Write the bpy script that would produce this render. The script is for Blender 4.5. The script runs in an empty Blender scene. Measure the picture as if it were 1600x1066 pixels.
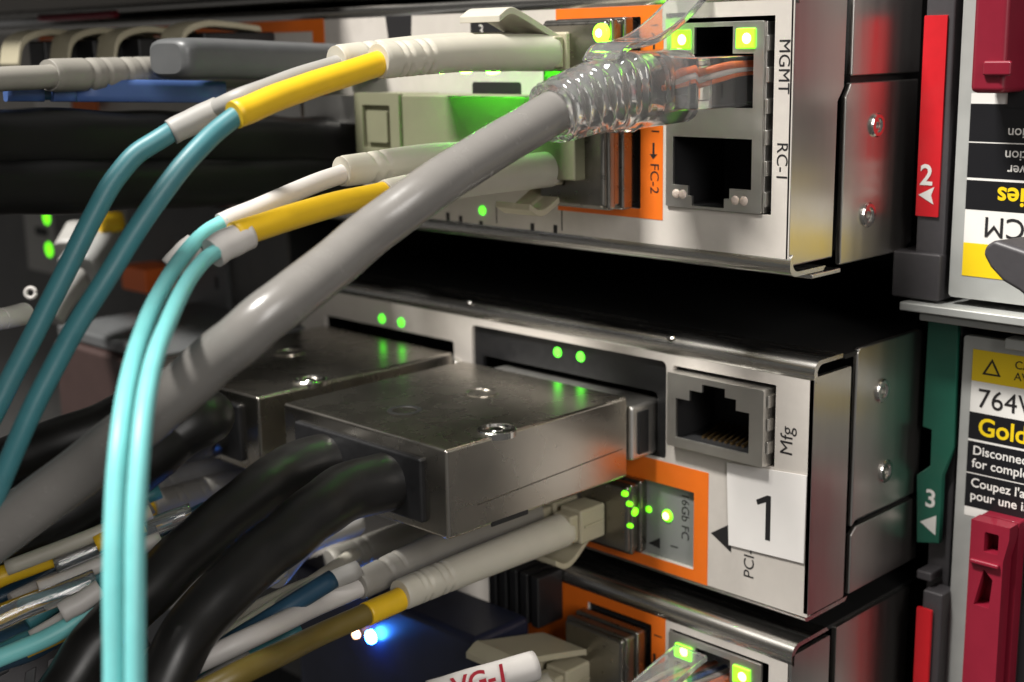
import bpy, bmesh, math, random
from mathutils import Vector, Matrix
from mathutils.geometry import tessellate_polygon

random.seed(7)
MM = 0.001
scene = bpy.context.scene
COL = scene.collection

# ------------------------------------------------------------------ camera
CAM = Vector((110.397, -173.971, 90.364))                    # millimetres
CR = Vector((0.70485816, 0.70910183, -0.01869654))
CU = Vector((-0.13906603, 0.16398362, 0.97661149))
CF = Vector((-0.69558293, 0.68577253, -0.21419717))
FPX = 2102.57
cam_data = bpy.data.cameras.new('camera')
cam_data.sensor_width = 36.0
cam_data.lens = 36.0 * FPX / 1600.0
cam_data.clip_start = 0.005
cam_data.clip_end = 20.0
cam = bpy.data.objects.new('camera', cam_data)
COL.objects.link(cam)
m = Matrix.Identity(4)
for i in range(3):
    m[i][0] = CR[i]; m[i][1] = CU[i]; m[i][2] = -CF[i]; m[i][3] = CAM[i] * MM
cam.matrix_world = m
cam_data.dof.use_dof = True
cam_data.dof.focus_distance = 0.200
cam_data.dof.aperture_fstop = 22.0
scene.camera = cam

# ------------------------------------------------------------------ world, lamps, exposure
world = bpy.data.worlds.new('World'); scene.world = world
world.use_nodes = True
bg = world.node_tree.nodes['Background']
bg.inputs[0].default_value = (1.0, 0.97, 0.93, 1)
bg.inputs[1].default_value = 0.10

def area(name, loc, target, sx, sy, power, color):
    d = bpy.data.lights.new(name, 'AREA'); d.shape = 'RECTANGLE'; d.size = sx; d.size_y = sy
    d.energy = power; d.color = color
    o = bpy.data.objects.new(name, d); COL.objects.link(o)
    o.location = loc
    o.rotation_euler = (Vector(target) - Vector(loc)).to_track_quat('-Z', 'Y').to_euler()
    return o
area('ceiling_lamp', (-0.26, -0.72, 1.36), (-0.03, 0, 0.05), 0.40, 0.14, 50.0, (1.0, 0.97, 0.92))
area('aisle_lamp', (1.5, -0.75, 0.75), (0, 0, 0.03), 0.5, 0.9, 15.0, (1.0, 0.96, 0.92))

scene.view_settings.view_transform = 'Standard'
scene.view_settings.look = 'None'
scene.view_settings.exposure = 0.0
scene.view_settings.gamma = 1.0
scene.view_settings.use_curve_mapping = False
scene.cycles.use_denoising = True
scene.cycles.max_bounces = 14
scene.cycles.transmission_bounces = 12
scene.cycles.caustics_refractive = True

# ------------------------------------------------------------------ measuring helpers (photo sight lines met with real planes / depths)
def ray(u, v):
    return CF + CR * ((u - 800) / FPX) - CU * ((v - 533) / FPX)
def P(u, v, Y):                 # point of the plane y = Y
    d = ray(u, v); return CAM + d * ((Y - CAM.y) / d.y)
def PX(u, v, X):                # point of the plane x = X
    d = ray(u, v); return CAM + d * ((X - CAM.x) / d.x)
def PZ(u, v, Z):
    d = ray(u, v); return CAM + d * ((Z - CAM.z) / d.z)
def D(u, v, z):                 # point z millimetres deep
    return CAM + ray(u, v) * z
def xz(u, v, Y):
    p = P(u, v, Y); return (p.x, p.z)

# ------------------------------------------------------------------ materials
MATS = {}
def mat(name, color, rough=0.5, metal=0.0, noise=0.0, nscale=900.0, stretch=(1, 1, 1), bump=0.0, rvar=0.0,
        emit=None, estr=0.0, trans=0.0, ior=1.5, spec=0.5, coat=0.0, dirt=0.0, sss=0.0, alpha=1.0):
    if name in MATS: return MATS[name]
    M = bpy.data.materials.new(name); M.use_nodes = True
    nt = M.node_tree; b = nt.nodes['Principled BSDF']
    c = (color[0], color[1], color[2], 1)
    b.inputs['Base Color'].default_value = c
    b.inputs['Roughness'].default_value = rough
    b.inputs['Metallic'].default_value = metal
    b.inputs['IOR'].default_value = ior
    b.inputs['Specular IOR Level'].default_value = spec
    b.inputs['Transmission Weight'].default_value = trans
    b.inputs['Coat Weight'].default_value = coat
    if sss: 
        b.inputs['Subsurface Weight'].default_value = sss
        b.inputs['Subsurface Radius'].default_value = (1, .8, .6)
        b.inputs['Subsurface Scale'].default_value = 0.001
    if emit:
        b.inputs['Emission Color'].default_value = (emit[0], emit[1], emit[2], 1)
        b.inputs['Emission Strength'].default_value = estr
    if noise or bump or rvar or dirt:
        tc = nt.nodes.new('ShaderNodeTexCoord'); mp = nt.nodes.new('ShaderNodeMapping')
        geo = nt.nodes.new('ShaderNodeNewGeometry')
        mp.inputs['Scale'].default_value = stretch
        nt.links.new(geo.outputs['Position'], mp.inputs['Vector'])
        n = nt.nodes.new('ShaderNodeTexNoise'); n.inputs['Scale'].default_value = nscale; n.inputs['Detail'].default_value = 4
        nt.links.new(mp.outputs[0], n.inputs['Vector'])
        last = None
        if noise:
            mx = nt.nodes.new('ShaderNodeMix'); mx.data_type = 'RGBA'
            mx.inputs[6].default_value = tuple(max(0, x * (1 - noise)) for x in color) + (1,)
            mx.inputs[7].default_value = tuple(min(1, x * (1 + noise)) for x in color) + (1,)
            nt.links.new(n.outputs[0], mx.inputs[0]); last = mx.outputs[2]
        if dirt:
            n2 = nt.nodes.new('ShaderNodeTexNoise'); n2.inputs['Scale'].default_value = 130; n2.inputs['Detail'].default_value = 8
            n2.inputs['Roughness'].default_value = 0.7
            nt.links.new(geo.outputs['Position'], n2.inputs['Vector'])
            rp = nt.nodes.new('ShaderNodeValToRGB'); rp.color_ramp.elements[0].position = 0.50; rp.color_ramp.elements[1].position = 0.75
            nt.links.new(n2.outputs[0], rp.inputs[0])
            ml = nt.nodes.new('ShaderNodeMath'); ml.operation = 'MULTIPLY'; ml.inputs[1].default_value = dirt
            nt.links.new(rp.outputs[0], ml.inputs[0])
            m2 = nt.nodes.new('ShaderNodeMix'); m2.data_type = 'RGBA'
            if last is not None: nt.links.new(last, m2.inputs[6])
            else: m2.inputs[6].default_value = c
            m2.inputs[7].default_value = (0.30, 0.27, 0.23, 1)
            nt.links.new(ml.outputs[0], m2.inputs[0]); last = m2.outputs[2]
        if last is not None: nt.links.new(last, b.inputs['Base Color'])
        if rvar:
            mr = nt.nodes.new('ShaderNodeMapRange')
            mr.inputs[3].default_value = max(0.02, rough - rvar); mr.inputs[4].default_value = min(1, rough + rvar)
            nt.links.new(n.outputs[0], mr.inputs[0]); nt.links.new(mr.outputs[0], b.inputs['Roughness'])
        if bump:
            bp = nt.nodes.new('ShaderNodeBump'); bp.inputs['Strength'].default_value = bump; bp.inputs['Distance'].default_value = 0.0001
            nt.links.new(n.outputs[0], bp.inputs['Height']); nt.links.new(bp.outputs[0], b.inputs['Normal'])
    MATS[name] = M
    return M

plate_m = mat('printed_plate', (0.56, 0.52, 0.475), 0.42, 0.0, noise=0.06, nscale=500, rvar=0.10, dirt=0.17, bump=0.05)
steel = mat('brushed_steel', (0.64, 0.62, 0.585), 0.32, 1.0, noise=0.06, nscale=500, stretch=(1, 1, 0.06), rvar=0.09, bump=0.03, dirt=0.04)
steelh = mat('rolled_steel', (0.62, 0.60, 0.57), 0.26, 1.0, noise=0.08, nscale=700, stretch=(0.06, 1, 1), rvar=0.08, bump=0.04)
tin = mat('tinned_shell', (0.76, 0.74, 0.70), 0.40, 1.0, noise=0.05, nscale=400, rvar=0.05, bump=0.012)
nickel = mat('nickel_plug', (0.54, 0.505, 0.45), 0.27, 1.0, noise=0.025, nscale=140, rvar=0.06, dirt=0.025)
darkmetal = mat('dark_metal', (0.26, 0.245, 0.22), 0.30, 1.0, noise=0.1, nscale=600, rvar=0.1)
screw_m = mat('screw_metal', (0.72, 0.70, 0.66), 0.2, 1.0)
black = mat('black_plastic', (0.012, 0.012, 0.013), 0.42, noise=0.3, nscale=800, rvar=0.1)
blackmat = mat('black_matte', (0.006, 0.006, 0.007), 0.75)
blackcable = mat('black_cable', (0.011, 0.0105, 0.010), 0.36, noise=0.25, nscale=300, rvar=0.08, bump=0.10, dirt=0.012)
blackpaint = mat('black_paint', (0.010, 0.010, 0.010), 0.55, noise=0.4, nscale=1500, bump=0.2)
ink = mat('black_ink', (0.012, 0.011, 0.012), 0.6)
orange = mat('orange_print', (0.78, 0.155, 0.008), 0.5, noise=0.06, nscale=400, dirt=0.03)
paper = mat('white_paper', (0.80, 0.77, 0.74), 0.7, noise=0.03, nscale=300)
greycable = mat('grey_cable', (0.215, 0.204, 0.19), 0.25, noise=0.08, nscale=420, rvar=0.08, bump=0.12, dirt=0.06)
aqua = mat('aqua_cable', (0.20, 0.60, 0.60), 0.42, noise=0.10, nscale=350, rvar=0.08, bump=0.15, dirt=0.10)
aquashade = mat('shaded_aqua_cable', (0.050, 0.205, 0.235), 0.45, noise=0.12, nscale=350, rvar=0.08, bump=0.15, dirt=0.08)  # darker copy of aqua, the top cord's shade is in the colour
navy = mat('navy_cable', (0.018, 0.060, 0.105), 0.4, noise=0.2, nscale=350, bump=0.15)
yellow = mat('yellow_sleeve', (0.80, 0.50, 0.015), 0.42, noise=0.08, nscale=350, bump=0.10, dirt=0.04)
boot_m = mat('ivory_boot', (0.53, 0.50, 0.42), 0.45, noise=0.05, nscale=350, bump=0.10, dirt=0.08, sss=0.08)
bootgrey = mat('grey_boot', (0.27, 0.255, 0.225), 0.5, noise=0.07, nscale=350, bump=0.12, dirt=0.10)
beige = mat('beige_connector', (0.42, 0.38, 0.27), 0.45, noise=0.06, nscale=350, bump=0.10, dirt=0.05)
whitepl = mat('white_sleeve', (0.60, 0.57, 0.54), 0.45, noise=0.06, nscale=350, bump=0.10, dirt=0.08)
greysleeve = mat('grey_sleeve', (0.33, 0.32, 0.30), 0.5, noise=0.08, nscale=350, bump=0.12, dirt=0.10)
clear = mat('clear_plastic', (0.97, 0.97, 0.965), 0.035, trans=0.93, ior=1.47, noise=0.01, nscale=500, bump=0.22, rvar=0.03)
red = mat('red_tab', (0.62, 0.012, 0.020), 0.38, noise=0.08, nscale=500, dirt=0.03)
green_tab = mat('green_tab', (0.016, 0.115, 0.075), 0.40, noise=0.10, nscale=300, dirt=0.05)
maroon = mat('maroon_latch', (0.22, 0.010, 0.026), 0.36, noise=0.10, nscale=300, rvar=0.06, coat=0.2)
charcoal = mat('charcoal_plastic', (0.060, 0.056, 0.060), 0.45, noise=0.12, nscale=900, bump=0.15)
psu_m = mat('zinc_plate', (0.50, 0.51, 0.49), 0.45, 0.35, noise=0.10, nscale=260, rvar=0.1, dirt=0.05)
labelblack = mat('label_black', (0.010, 0.010, 0.012), 0.35)
labelyellow = mat('label_yellow', (0.85, 0.60, 0.01), 0.4)
labelwhite = mat('label_white', (0.82, 0.80, 0.76), 0.4)
blue_tab = mat('blue_pull_tab', (0.060, 0.115, 0.30), 0.4, noise=0.15, nscale=200, bump=0.1)
rubber = mat('grey_rubber', (0.095, 0.098, 0.10), 0.45, noise=0.12, nscale=250, rvar=0.1, bump=0.12, dirt=0.05)
brown = mat('brown_housing', (0.050, 0.030, 0.027), 0.45, noise=0.15, nscale=200)
greenled = mat('green_led', (0.1, 0.9, 0.05), 0.3, emit=(0.10, 1.0, 0.03), estr=2.2)
limeled = mat('lime_led', (0.4, 0.9, 0.05), 0.3, emit=(0.15, 1.0, 0.008), estr=1.9)
hotled = mat('led_core', (0.8, 1.0, 0.4), 0.3, emit=(0.80, 1.0, 0.22), estr=6.0)
greenglow = mat('green_link_led', (0.1, 0.9, 0.05), 0.3, emit=(0.07, 1.0, 0.01), estr=135.0)
blueled = mat('blue_led', (0.1, 0.4, 1), 0.3, emit=(0.03, 0.22, 1.0), estr=150.0)
pinkled = mat('amber_led', (1, 0.5, 0.3), 0.3, emit=(1.0, 0.55, 0.30), estr=6.0)
offled = mat('unlit_led', (0.72, 0.60, 0.52), 0.25, sss=0.1)
gold = mat('gold_contact', (0.75, 0.50, 0.22), 0.25, 1.0)
wire_or = mat('orange_wire', (0.80, 0.16, 0.03), 0.4)
wire_wh = mat('white_wire', (0.80, 0.74, 0.70), 0.4)
wire_bl = mat('blue_wire', (0.05, 0.12, 0.40), 0.4)
redink = mat('red_ink', (0.45, 0.012, 0.03), 0.5)

# ------------------------------------------------------------------ object helpers
LOC = {}
def thing(name, label, cat, loc, group=None):
    o = bpy.data.objects.new(name, None); COL.objects.link(o)
    o.empty_display_size = 0.005
    o.location = Vector(loc) * MM
    o['label'] = label; o['category'] = cat
    if group: o['group'] = group
    LOC[o.name] = Vector(loc)
    return o
def mesh(name, verts, faces, material, parent=None, smooth=False, bevel=0.0, segs=2, label=None, mats=None, fm=None):
    off = LOC[parent.name] if parent else Vector((0, 0, 0))
    me = bpy.data.meshes.new(name)
    me.from_pydata([tuple((Vector(v) - off) * MM) for v in verts], [], faces)
    me.update()
    bm = bmesh.new(); bm.from_mesh(me)
    bmesh.ops.recalc_face_normals(bm, faces=bm.faces); bm.to_mesh(me); bm.free()
    me.materials.append(material)
    if smooth:
        me.polygons.foreach_set('use_smooth', [True] * len(me.polygons))
    o = bpy.data.objects.new(name, me); COL.objects.link(o)
    if parent:
        o.parent = parent
        LOC[o.name] = off
    else:
        LOC[o.name] = Vector((0, 0, 0))
    if bevel:
        b = o.modifiers.new('edge', 'BEVEL'); b.width = bevel * MM; b.segments = segs; b.limit_method = 'ANGLE'; b.angle_limit = math.radians(35)
        b.harden_normals = True
        me.polygons.foreach_set('use_smooth', [True] * len(me.polygons))
    if label: o['label'] = label
    return o
def boxv(x0, x1, y0, y1, z0, z1):
    v = [(x, y, z) for z in (z0, z1) for y in (y0, y1) for x in (x0, x1)]
    f = [(0, 1, 3, 2), (4, 6, 7, 5), (0, 4, 5, 1), (2, 3, 7, 6), (0, 2, 6, 4), (1, 5, 7, 3)]
    return v, f
def box(name, x0, x1, y0, y1, z0, z1, material, parent=None, bevel=0.2, segs=2, rot=None, label=None):
    v, f = boxv(x0, x1, y0, y1, z0, z1)
    if rot is not None:
        c = Vector(((x0 + x1) / 2, (y0 + y1) / 2, (z0 + z1) / 2))
        v = [c + rot @ (Vector(p) - c) for p in v]
    return mesh(name, v, f, material, parent, bevel=bevel, segs=segs, label=label)
def rr(x0, x1, z0, z1, r=0.0, n=4):
    if r <= 0: return [(x0, z0), (x1, z0), (x1, z1), (x0, z1)]
    out = []
    for cx, cz, a0 in ((x1 - r, z0 + r, -90), (x1 - r, z1 - r, 0), (x0 + r, z1 - r, 90), (x0 + r, z0 + r, 180)):
        for k in range(n + 1):
            a = math.radians(a0 + 90 * k / n); out.append((cx + r * math.cos(a), cz + r * math.sin(a)))
    return out
def slab(name, outer, holes, o, ea, eb, en, thick, material, parent=None, bevel=0.0, segs=2, label=None):
    """flat outline (a, b) with holes, front at o, grown by thick along en"""
    o, ea, eb, en = Vector(o), Vector(ea), Vector(eb), Vector(en)
    loops = [outer] + list(holes)
    flat = [p for l in loops for p in l]
    tris = tessellate_polygon([[Vector((a, b, 0)) for a, b in l] for l in loops])
    n = len(flat)
    front = [o + ea * a + eb * b for a, b in flat]
    verts = front + [p + en * thick for p in front]
    faces = [tuple(t) for t in tris] + [tuple(i + n for i in reversed(t)) for t in tris]
    s = 0
    for l in loops:
        k = len(l)
        for i in range(k):
            j = (i + 1) % k; faces.append((s + i, s + j, s + j + n, s + i + n))
        s += k
    return mesh(name, verts, faces, material, parent, bevel=bevel, segs=segs, label=label)
def front(name, outer, holes, y, thick, material, parent=None, bevel=0.0, segs=2, label=None):
    return slab(name, outer, holes, (0, y, 0), (1, 0, 0), (0, 0, 1), (0, 1, 0), thick, material, parent, bevel, segs, label)
def side(name, outer, holes, x, thick, material, parent=None, bevel=0.0, segs=2, label=None):
    return slab(name, outer, holes, (x, 0, 0), (0, 1, 0), (0, 0, 1), (-1, 0, 0), thick, material, parent, bevel, segs, label)
def catmull(pts, per=8):
    pts = [Vector(p) for p in pts]
    if len(pts) == 2:
        return [pts[0].lerp(pts[1], i / per) for i in range(per + 1)], [i / per for i in range(per + 1)]
    ext = [pts[0] * 2 - pts[1]] + pts + [pts[-1] * 2 - pts[-2]]
    out, par = [], []
    for i in range(1, len(ext) - 2):
        a, b, c, d = ext[i - 1], ext[i], ext[i + 1], ext[i + 2]
        for k in range(per):
            t = k / per
            out.append(0.5 * ((2 * b) + (c - a) * t + (2 * a - 5 * b + 4 * c - d) * t * t + (3 * b - a - 3 * c + d) * t ** 3))
            par.append(i - 1 + t)
    out.append(pts[-1]); par.append(len(pts) - 1)
    return out, par
def sweep(name, path, radf, material, parent=None, n=20, cap=True, label=None, sq=1.0, up=None, smooth=True, power=2.0):
    """skin a tube round path; radf(i, frac, angle) gives the radius; sq squashes the second axis"""
    k = len(path)
    tang = [(path[min(i + 1, k - 1)] - path[max(i - 1, 0)]).normalized() for i in range(k)]
    ref = Vector(up) if up else Vector((0, 0, 1))
    if abs(ref.dot(tang[0])) > 0.95: ref = Vector((1, 0, 0))
    nrm = (ref - tang[0] * ref.dot(tang[0])).normalized()
    ln = [0.0]
    for i in range(1, k): ln.append(ln[-1] + (path[i] - path[i - 1]).length)
    verts = []
    for i in range(k):
        nrm = (nrm - tang[i] * nrm.dot(tang[i])).normalized()
        bi = tang[i].cross(nrm)
        for j in range(n):
            a = 2 * math.pi * j / n
            r = radf(i, ln[i] / max(ln[-1], 1e-6), a)
            ca, sa = math.cos(a), math.sin(a)
            if power != 2.0:
                q = (abs(ca) ** power + abs(sa) ** power) ** (-1 / power); ca *= q; sa *= q
            verts.append(path[i] + nrm * (r * ca) + bi * (r * sq * sa))
    faces = []
    for i in range(k - 1):
        for j in range(n):
            j2 = (j + 1) % n
            faces.append((i * n + j, i * n + j2, (i + 1) * n + j2, (i + 1) * n + j))
    if cap:
        faces.append(tuple(range(n - 1, -1, -1))); faces.append(tuple((k - 1) * n + j for j in range(n)))
    o = mesh(name, verts, faces, material, parent, smooth=smooth, label=label)
    if cap:
        o.data.polygons[-1].use_smooth = False; o.data.polygons[-2].use_smooth = False
    return o
def tube(name, pts, r, material, parent=None, n=20, per=8, label=None, sq=1.0):
    path, par = catmull(pts, per)
    ph = [random.uniform(0, 6.28) for _ in range(6)]
    amp = 0.035 * (r if not isinstance(r, (list, tuple)) else r[0])
    for i_ in range(2, len(path) - 2):
        t_ = par[i_]
        path[i_] = path[i_] + Vector((math.sin(t_ * 3.1 + ph[0]) + math.sin(t_ * 5.3 + ph[1]), math.sin(t_ * 2.7 + ph[2]) + math.sin(t_ * 4.9 + ph[3]), math.sin(t_ * 3.7 + ph[4]) + math.sin(t_ * 6.1 + ph[5]))) * (amp * 0.5)
    if isinstance(r, (list, tuple)):
        def f(i, fr, a):
            p = par[i]; q = min(int(p), len(r) - 2); return r[q] + (r[q + 1] - r[q]) * (p - q)
    else:
        f = lambda i, fr, a: r
    return sweep(name, path, f, material, parent, n=n, label=label, sq=sq)
def lathe(name, c, axis, prof, material, parent=None, n=24, label=None):
    """prof: (distance along axis, radius)"""
    c, axis = Vector(c), Vector(axis).normalized()
    path = [c + axis * s for s, r in prof]
    t = axis; ref = Vector((0, 0, 1)) if abs(axis.z) < 0.9 else Vector((1, 0, 0))
    nr = (ref - t * ref.dot(t)).normalized(); bi = t.cross(nr)
    verts = []; faces = []
    for p, (s, r) in zip(path, prof):
        for j in range(n):
            a = 2 * math.pi * j / n; verts.append(p + nr * (r * math.cos(a)) + bi * (r * math.sin(a)))
    for i in range(len(prof) - 1):
        for j in range(n):
            j2 = (j + 1) % n; faces.append((i * n + j, i * n + j2, (i + 1) * n + j2, (i + 1) * n + j))
    faces.append(tuple(range(n - 1, -1, -1))); faces.append(tuple((len(prof) - 1) * n + j for j in range(n)))
    return mesh(name, verts, faces, material, parent, smooth=False, bevel=0.0, label=label)
def text(name, body, size, o, ea, eb, material, parent, align='LEFT', bold=0.0, label=None, sx=1.0):
    cu = bpy.data.curves.new('lettering', 'FONT'); cu.body = body; cu.size = 1.0; cu.align_x = align
    cu.resolution_u = 4; cu.offset = bold; cu.space_line = 1.0
    t = bpy.data.objects.new('lettering_source', cu); COL.objects.link(t)
    dg = bpy.context.evaluated_depsgraph_get()
    me = bpy.data.meshes.new_from_object(t.evaluated_get(dg))
    bpy.data.objects.remove(t); bpy.data.curves.remove(cu)
    o, ea, eb = Vector(o), Vector(ea).normalized(), Vector(eb).normalized()
    v = [o + ea * (p.co.x * size * sx) + eb * (p.co.y * size) for p in me.vertices]
    f = [tuple(p.vertices) for p in me.polygons]
    bpy.data.meshes.remove(me)
    return mesh(name, v, f, material, parent, label=label)
def structure(o): o['kind'] = 'structure'; return o

EX, EY, EZ = Vector((1, 0, 0)), Vector((0, 1, 0)), Vector((0, 0, 1))

# ------------------------------------------------------------------ setting: the dark rack bay behind and between the units
structure(box('rack_wall', -420, 260, 90, 93, -160, 260, blackmat, bevel=0))
structure(box('rack_floor', -420, 260, -60, 90, -163, -160, blackmat, bevel=0))

# ------------------------------------------------------------------ pieces shared by the controllers
def led(parent, c, axis, r, material, squash=1.0, name='status_light'):
    return lathe(name, Vector(c), axis, [(-0.6, r), (0.0, r), (0.18, r * 0.92), (0.32, r * 0.7), (0.40, r * 0.35)], material, parent, n=18)
def nut(parent, y, z, x, r=2.0):
    o = lathe('screw', (x - 0.3, y, z), EX, [(0, r), (0.55, r), (0.75, r * 0.9), (0.75, r * 0.62), (0.45, r * 0.55), (0.45, r * 0.3), (-0.4, r * 0.28)], screw_m, parent, n=26)
    return o
def jack_shell(parent, x0, x1, z0, z1, y, openings, depth=9.0, material=None, thick=0.5, name='jack_shell'):
    s = front(name, rr(x0, x1, z0, z1, 0.3), openings, y, thick, material or tin, parent, bevel=0.08)
    for op in openings:
        ax = [a for a, b in op]; az = [b for a, b in op]
        cx0, cx1, cz0, cz1 = min(ax) - .25, max(ax) + .25, min(az) - .25, max(az) + .25
        yb = y + thick + 0.02
        v, f = boxv(cx0, cx1, yb, y + depth, cz0, cz1)
        f = [q for q in f if q != (0, 4, 5, 1)]
        mesh('socket', v, f, blackmat, s)
    return s

# ------------------------------------------------------------------ middle controller
mid = thing('storage_controller', 'silver controller with Mfg socket and white number 1 sticker, below the black gap', 'controller', (-100, 20, 0), 'storage controllers in the rack')
A = lambda u, v: xz(u, v, 0)
jx0, jx1, jz0, jz1 = -27.3, -7.9, 23.9, 36.6
win = rr(-77.2, -29.0, 20.3, 37.7, 1.0)
lwin = rr(-124.5, -82.5, 18.8, 33.6, 0.6)
fcwin = rr(-46.0, -22.8, 2.0, 15.9, 0.3)
front('face_plate', rr(-133.5, 0, 0, 40.2, 0.25), [win, lwin, rr(jx0 - 0.2, jx1 + 1.0, jz0 - 0.2, jz1 + 0.7, 0.2), fcwin], 0, 1.0, plate_m, mid, bevel=0.15)
# rolled top lip
def lip(parent, x0, x1, y, z, up=1, r=1.6, back=10.0):
    prof = [(0.05, -1.2 * up), (0.0, 0.0)]
    for k in range(1, 7):
        a = math.pi / 2 * k / 6; prof.append((r - r * math.cos(a), up * r * math.sin(a)))
    prof.append((back, up * r))
    inner = [(p[0] + 0.7, p[1] - 0.7 * up) for p in reversed(prof)]
    ring = prof + inner
    v = [(x, y + a, z + b) for x in (x0, x1) for a, b in ring]; n = len(ring)
    f = [(i, (i + 1) % n, (i + 1) % n + n, i + n) for i in range(n)] + [tuple(range(n - 1, -1, -1)), tuple(range(n, 2 * n))]
    o = mesh('rolled_edge', v, f, steelh, parent, smooth=False)
    for p in o.data.polygons:
        if len(p.vertices) == 4: p.use_smooth = True
    o.data.set_sharp_from_angle(angle=math.radians(50))
    return o
lip(mid, -133.5, 0.1, -0.15, 40.45, 1, 1.7, 8.0)
lip(mid, -133.5, -0.5, 0.1, -0.15, -1, 0.9, 12.0)
box('body', -133, -0.9, 16, 86, 0.3, 40.2, blackpaint, mid, bevel=0)
box('lid', -133, 0.3, 8.2, 86, 41.2, 41.9, blackpaint, mid, bevel=0)
# right flank: folded front band, dark gap, screw plate, lower panel
side('side_flange', rr(0.0, 10.6, 0.3, 39.6, 0.3), [], 0.05, 0.8, steel, mid, bevel=0.25)
side('side_plate', [(11.6, 12.2), (12.6, 13.0), (33.5, 13.0), (33.5, 41.0), (31.5, 42.3), (12.3, 42.3), (11.6, 41.6)], [], 0.5, 1.0, steel, mid, bevel=0.35, segs=3)
side('side_panel', [(11.9, 0.4), (34, 0.4), (34, 12.0), (13.4, 12.0), (11.9, 10.8)], [], 0.35, 1.0, steel, mid, bevel=0.3)
nut(mid, 19.4, 33.9, 0.6); nut(mid, 21.5, 19.6, 0.6)
lathe('rivet', (-28.4, -0.2 + 0.6, 42.1), EZ, [(-0.2, 0.9), (0.1, 0.8), (0.3, 0.4)], screw_m, mid, n=14)
lathe('rivet', (-78.0, -0.2 + 0.6, 42.1), EZ, [(-0.2, 0.9), (0.1, 0.8), (0.3, 0.4)], screw_m, mid, n=14)
# black bezel inside the plug openings
front('plug_bezel', rr(-77.6, -28.6, 19.9, 38.1, 1.0), [rr(-75, -31.5, 18.6 + 2, 31.8, 0.8)], 0.75, 1.0, black, mid, bevel=0.1)
for u, v, m_ in ((870, 551, greenled), (906, 558, greenled)):
    p = P(u, v, 0.5); led(mid, (p.x, 0.7, p.z), -EY, 0.95, m_)
for u, v, m_ in ((597, 498, greenled), (627, 504, greenled)):
    p = P(u, v, 0); led(mid, (p.x, -0.02, p.z), -EY, 0.95, m_)
# Mfg network socket
op = [(-25.4, 25.6), (-10.6, 25.6), (-10.6, 32.4), (-13.2, 32.4), (-13.2, 34.2), (-15.4, 34.2), (-15.4, 35.6), (-20.0, 35.6), (-20.0, 34.2), (-22.6, 34.2), (-22.6, 32.4), (-25.4, 32.4)]
sh = jack_shell(mid, jx0, jx1, jz0, jz1, -1.9, [op], 11)
box('shell_rim', jx0 + .02, jx0 + .45, -1.35, 9, jz0, jz1, tin, sh, bevel=.05)
box('shell_rim', jx1 - .45, jx1 - .02, -1.35, 9, jz0, jz1, tin, sh, bevel=.05)
box('shell_rim', jx0 + .5, jx1 - .5, -1.35, 9, jz1 - .45, jz1 - .02, tin, sh, bevel=.05)
box('shell_rim', jx0 + .5, jx1 - .5, -1.35, 9, jz0 + .02, jz0 + .45, tin, sh, bevel=.05)
for k in range(8):
    box('contact', -22.2 + k * 1.16, -21.75 + k * 1.16, 1.0, 7.0, 26.1, 26.5, gold, sh, bevel=0, rot=Matrix.Rotation(math.radians(14), 3, 'X'))
for k in range(3):
    box('spring_finger', jx1 + 0.12, jx1 + 0.4, -1.0, 2.0, 26 + k * 3.8, 28 + k * 3.8, tin, sh, bevel=.05)
text('lettering', 'Mfg', 3.3, (-3.6, -0.04, 26.2), EZ, -EX, ink, mid)
text('lettering', 'PCI-1', 2.9, (-10.4, -0.04, 3.6), EZ, -EX, ink, mid)
front('arrow_mark', [(-19.2, 9.6), (-15.0, 12.3), (-15.0, 7.2)], [], -0.04, 0.03, ink, mid)
# white number sticker
stp = [A(1137, 722), A(1262, 743), A(1257, 880), A(1140, 851)]
stk = slab('sticker', [(x, z) for x, z in stp], [], (0, -0.32, 0), EX, EZ, EY, 0.20, paper, mid, bevel=0.03, label='white paper sticker printed with the number 1')
front('lettering', [(-8.1, 11.3), (-7.15, 11.3), (-7.15, 18.9), (-7.9, 18.9), (-10.0, 17.7), (-9.7, 16.9), (-8.1, 17.7)], [], -0.35, 0.02, ink, stk)
# orange framed fibre port
frame_o = [A(990, 709), A(1110, 740), A(1103, 918), A(905, 858)]
front('orange_frame', [(-48.5, -0.05), (-19.8, -0.05), (-19.8, 20.0), (-34.5, 20.0), (-48.5, 20.0)], [rr(-46.0, -22.8, 2.0, 15.9, 0.2)], -0.06, 0.05, orange, mid)
cage = front('port_panel', rr(-46.4, -22.5, 1.6, 16.2, 0), [], 1.05, 0.6, mat('port_label', (0.24, 0.25, 0.24), 0.3, noise=0.1, nscale=200), mid, bevel=0)
text('lettering', '16Gb FC', 2.3, (-26.2, 1.0, 14.9), -EZ, EX, ink, cage)
text('lettering', '1', 2.4, (-28.6, 1.0, 5.2), -EZ, EX, ink, cage)
front('arrow_mark', [(-33.6, 3.8), (-31.0, 5.4), (-31.0, 3.4)], [], 1.0, 0.03, ink, cage)
p = P(1043, 806, 1.0); led(mid, (p.x, 0.98, p.z), -EY, 1.15, limeled)
p = P(1043, 806, 1.0); led(mid, (p.x - 0.1, 0.72, p.z), -EY, 0.7, hotled, name='light_core')
p = P(1014, 796, 1.0); led(mid, (p.x, 0.98, p.z), -EY, 0.6, limeled)

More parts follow.
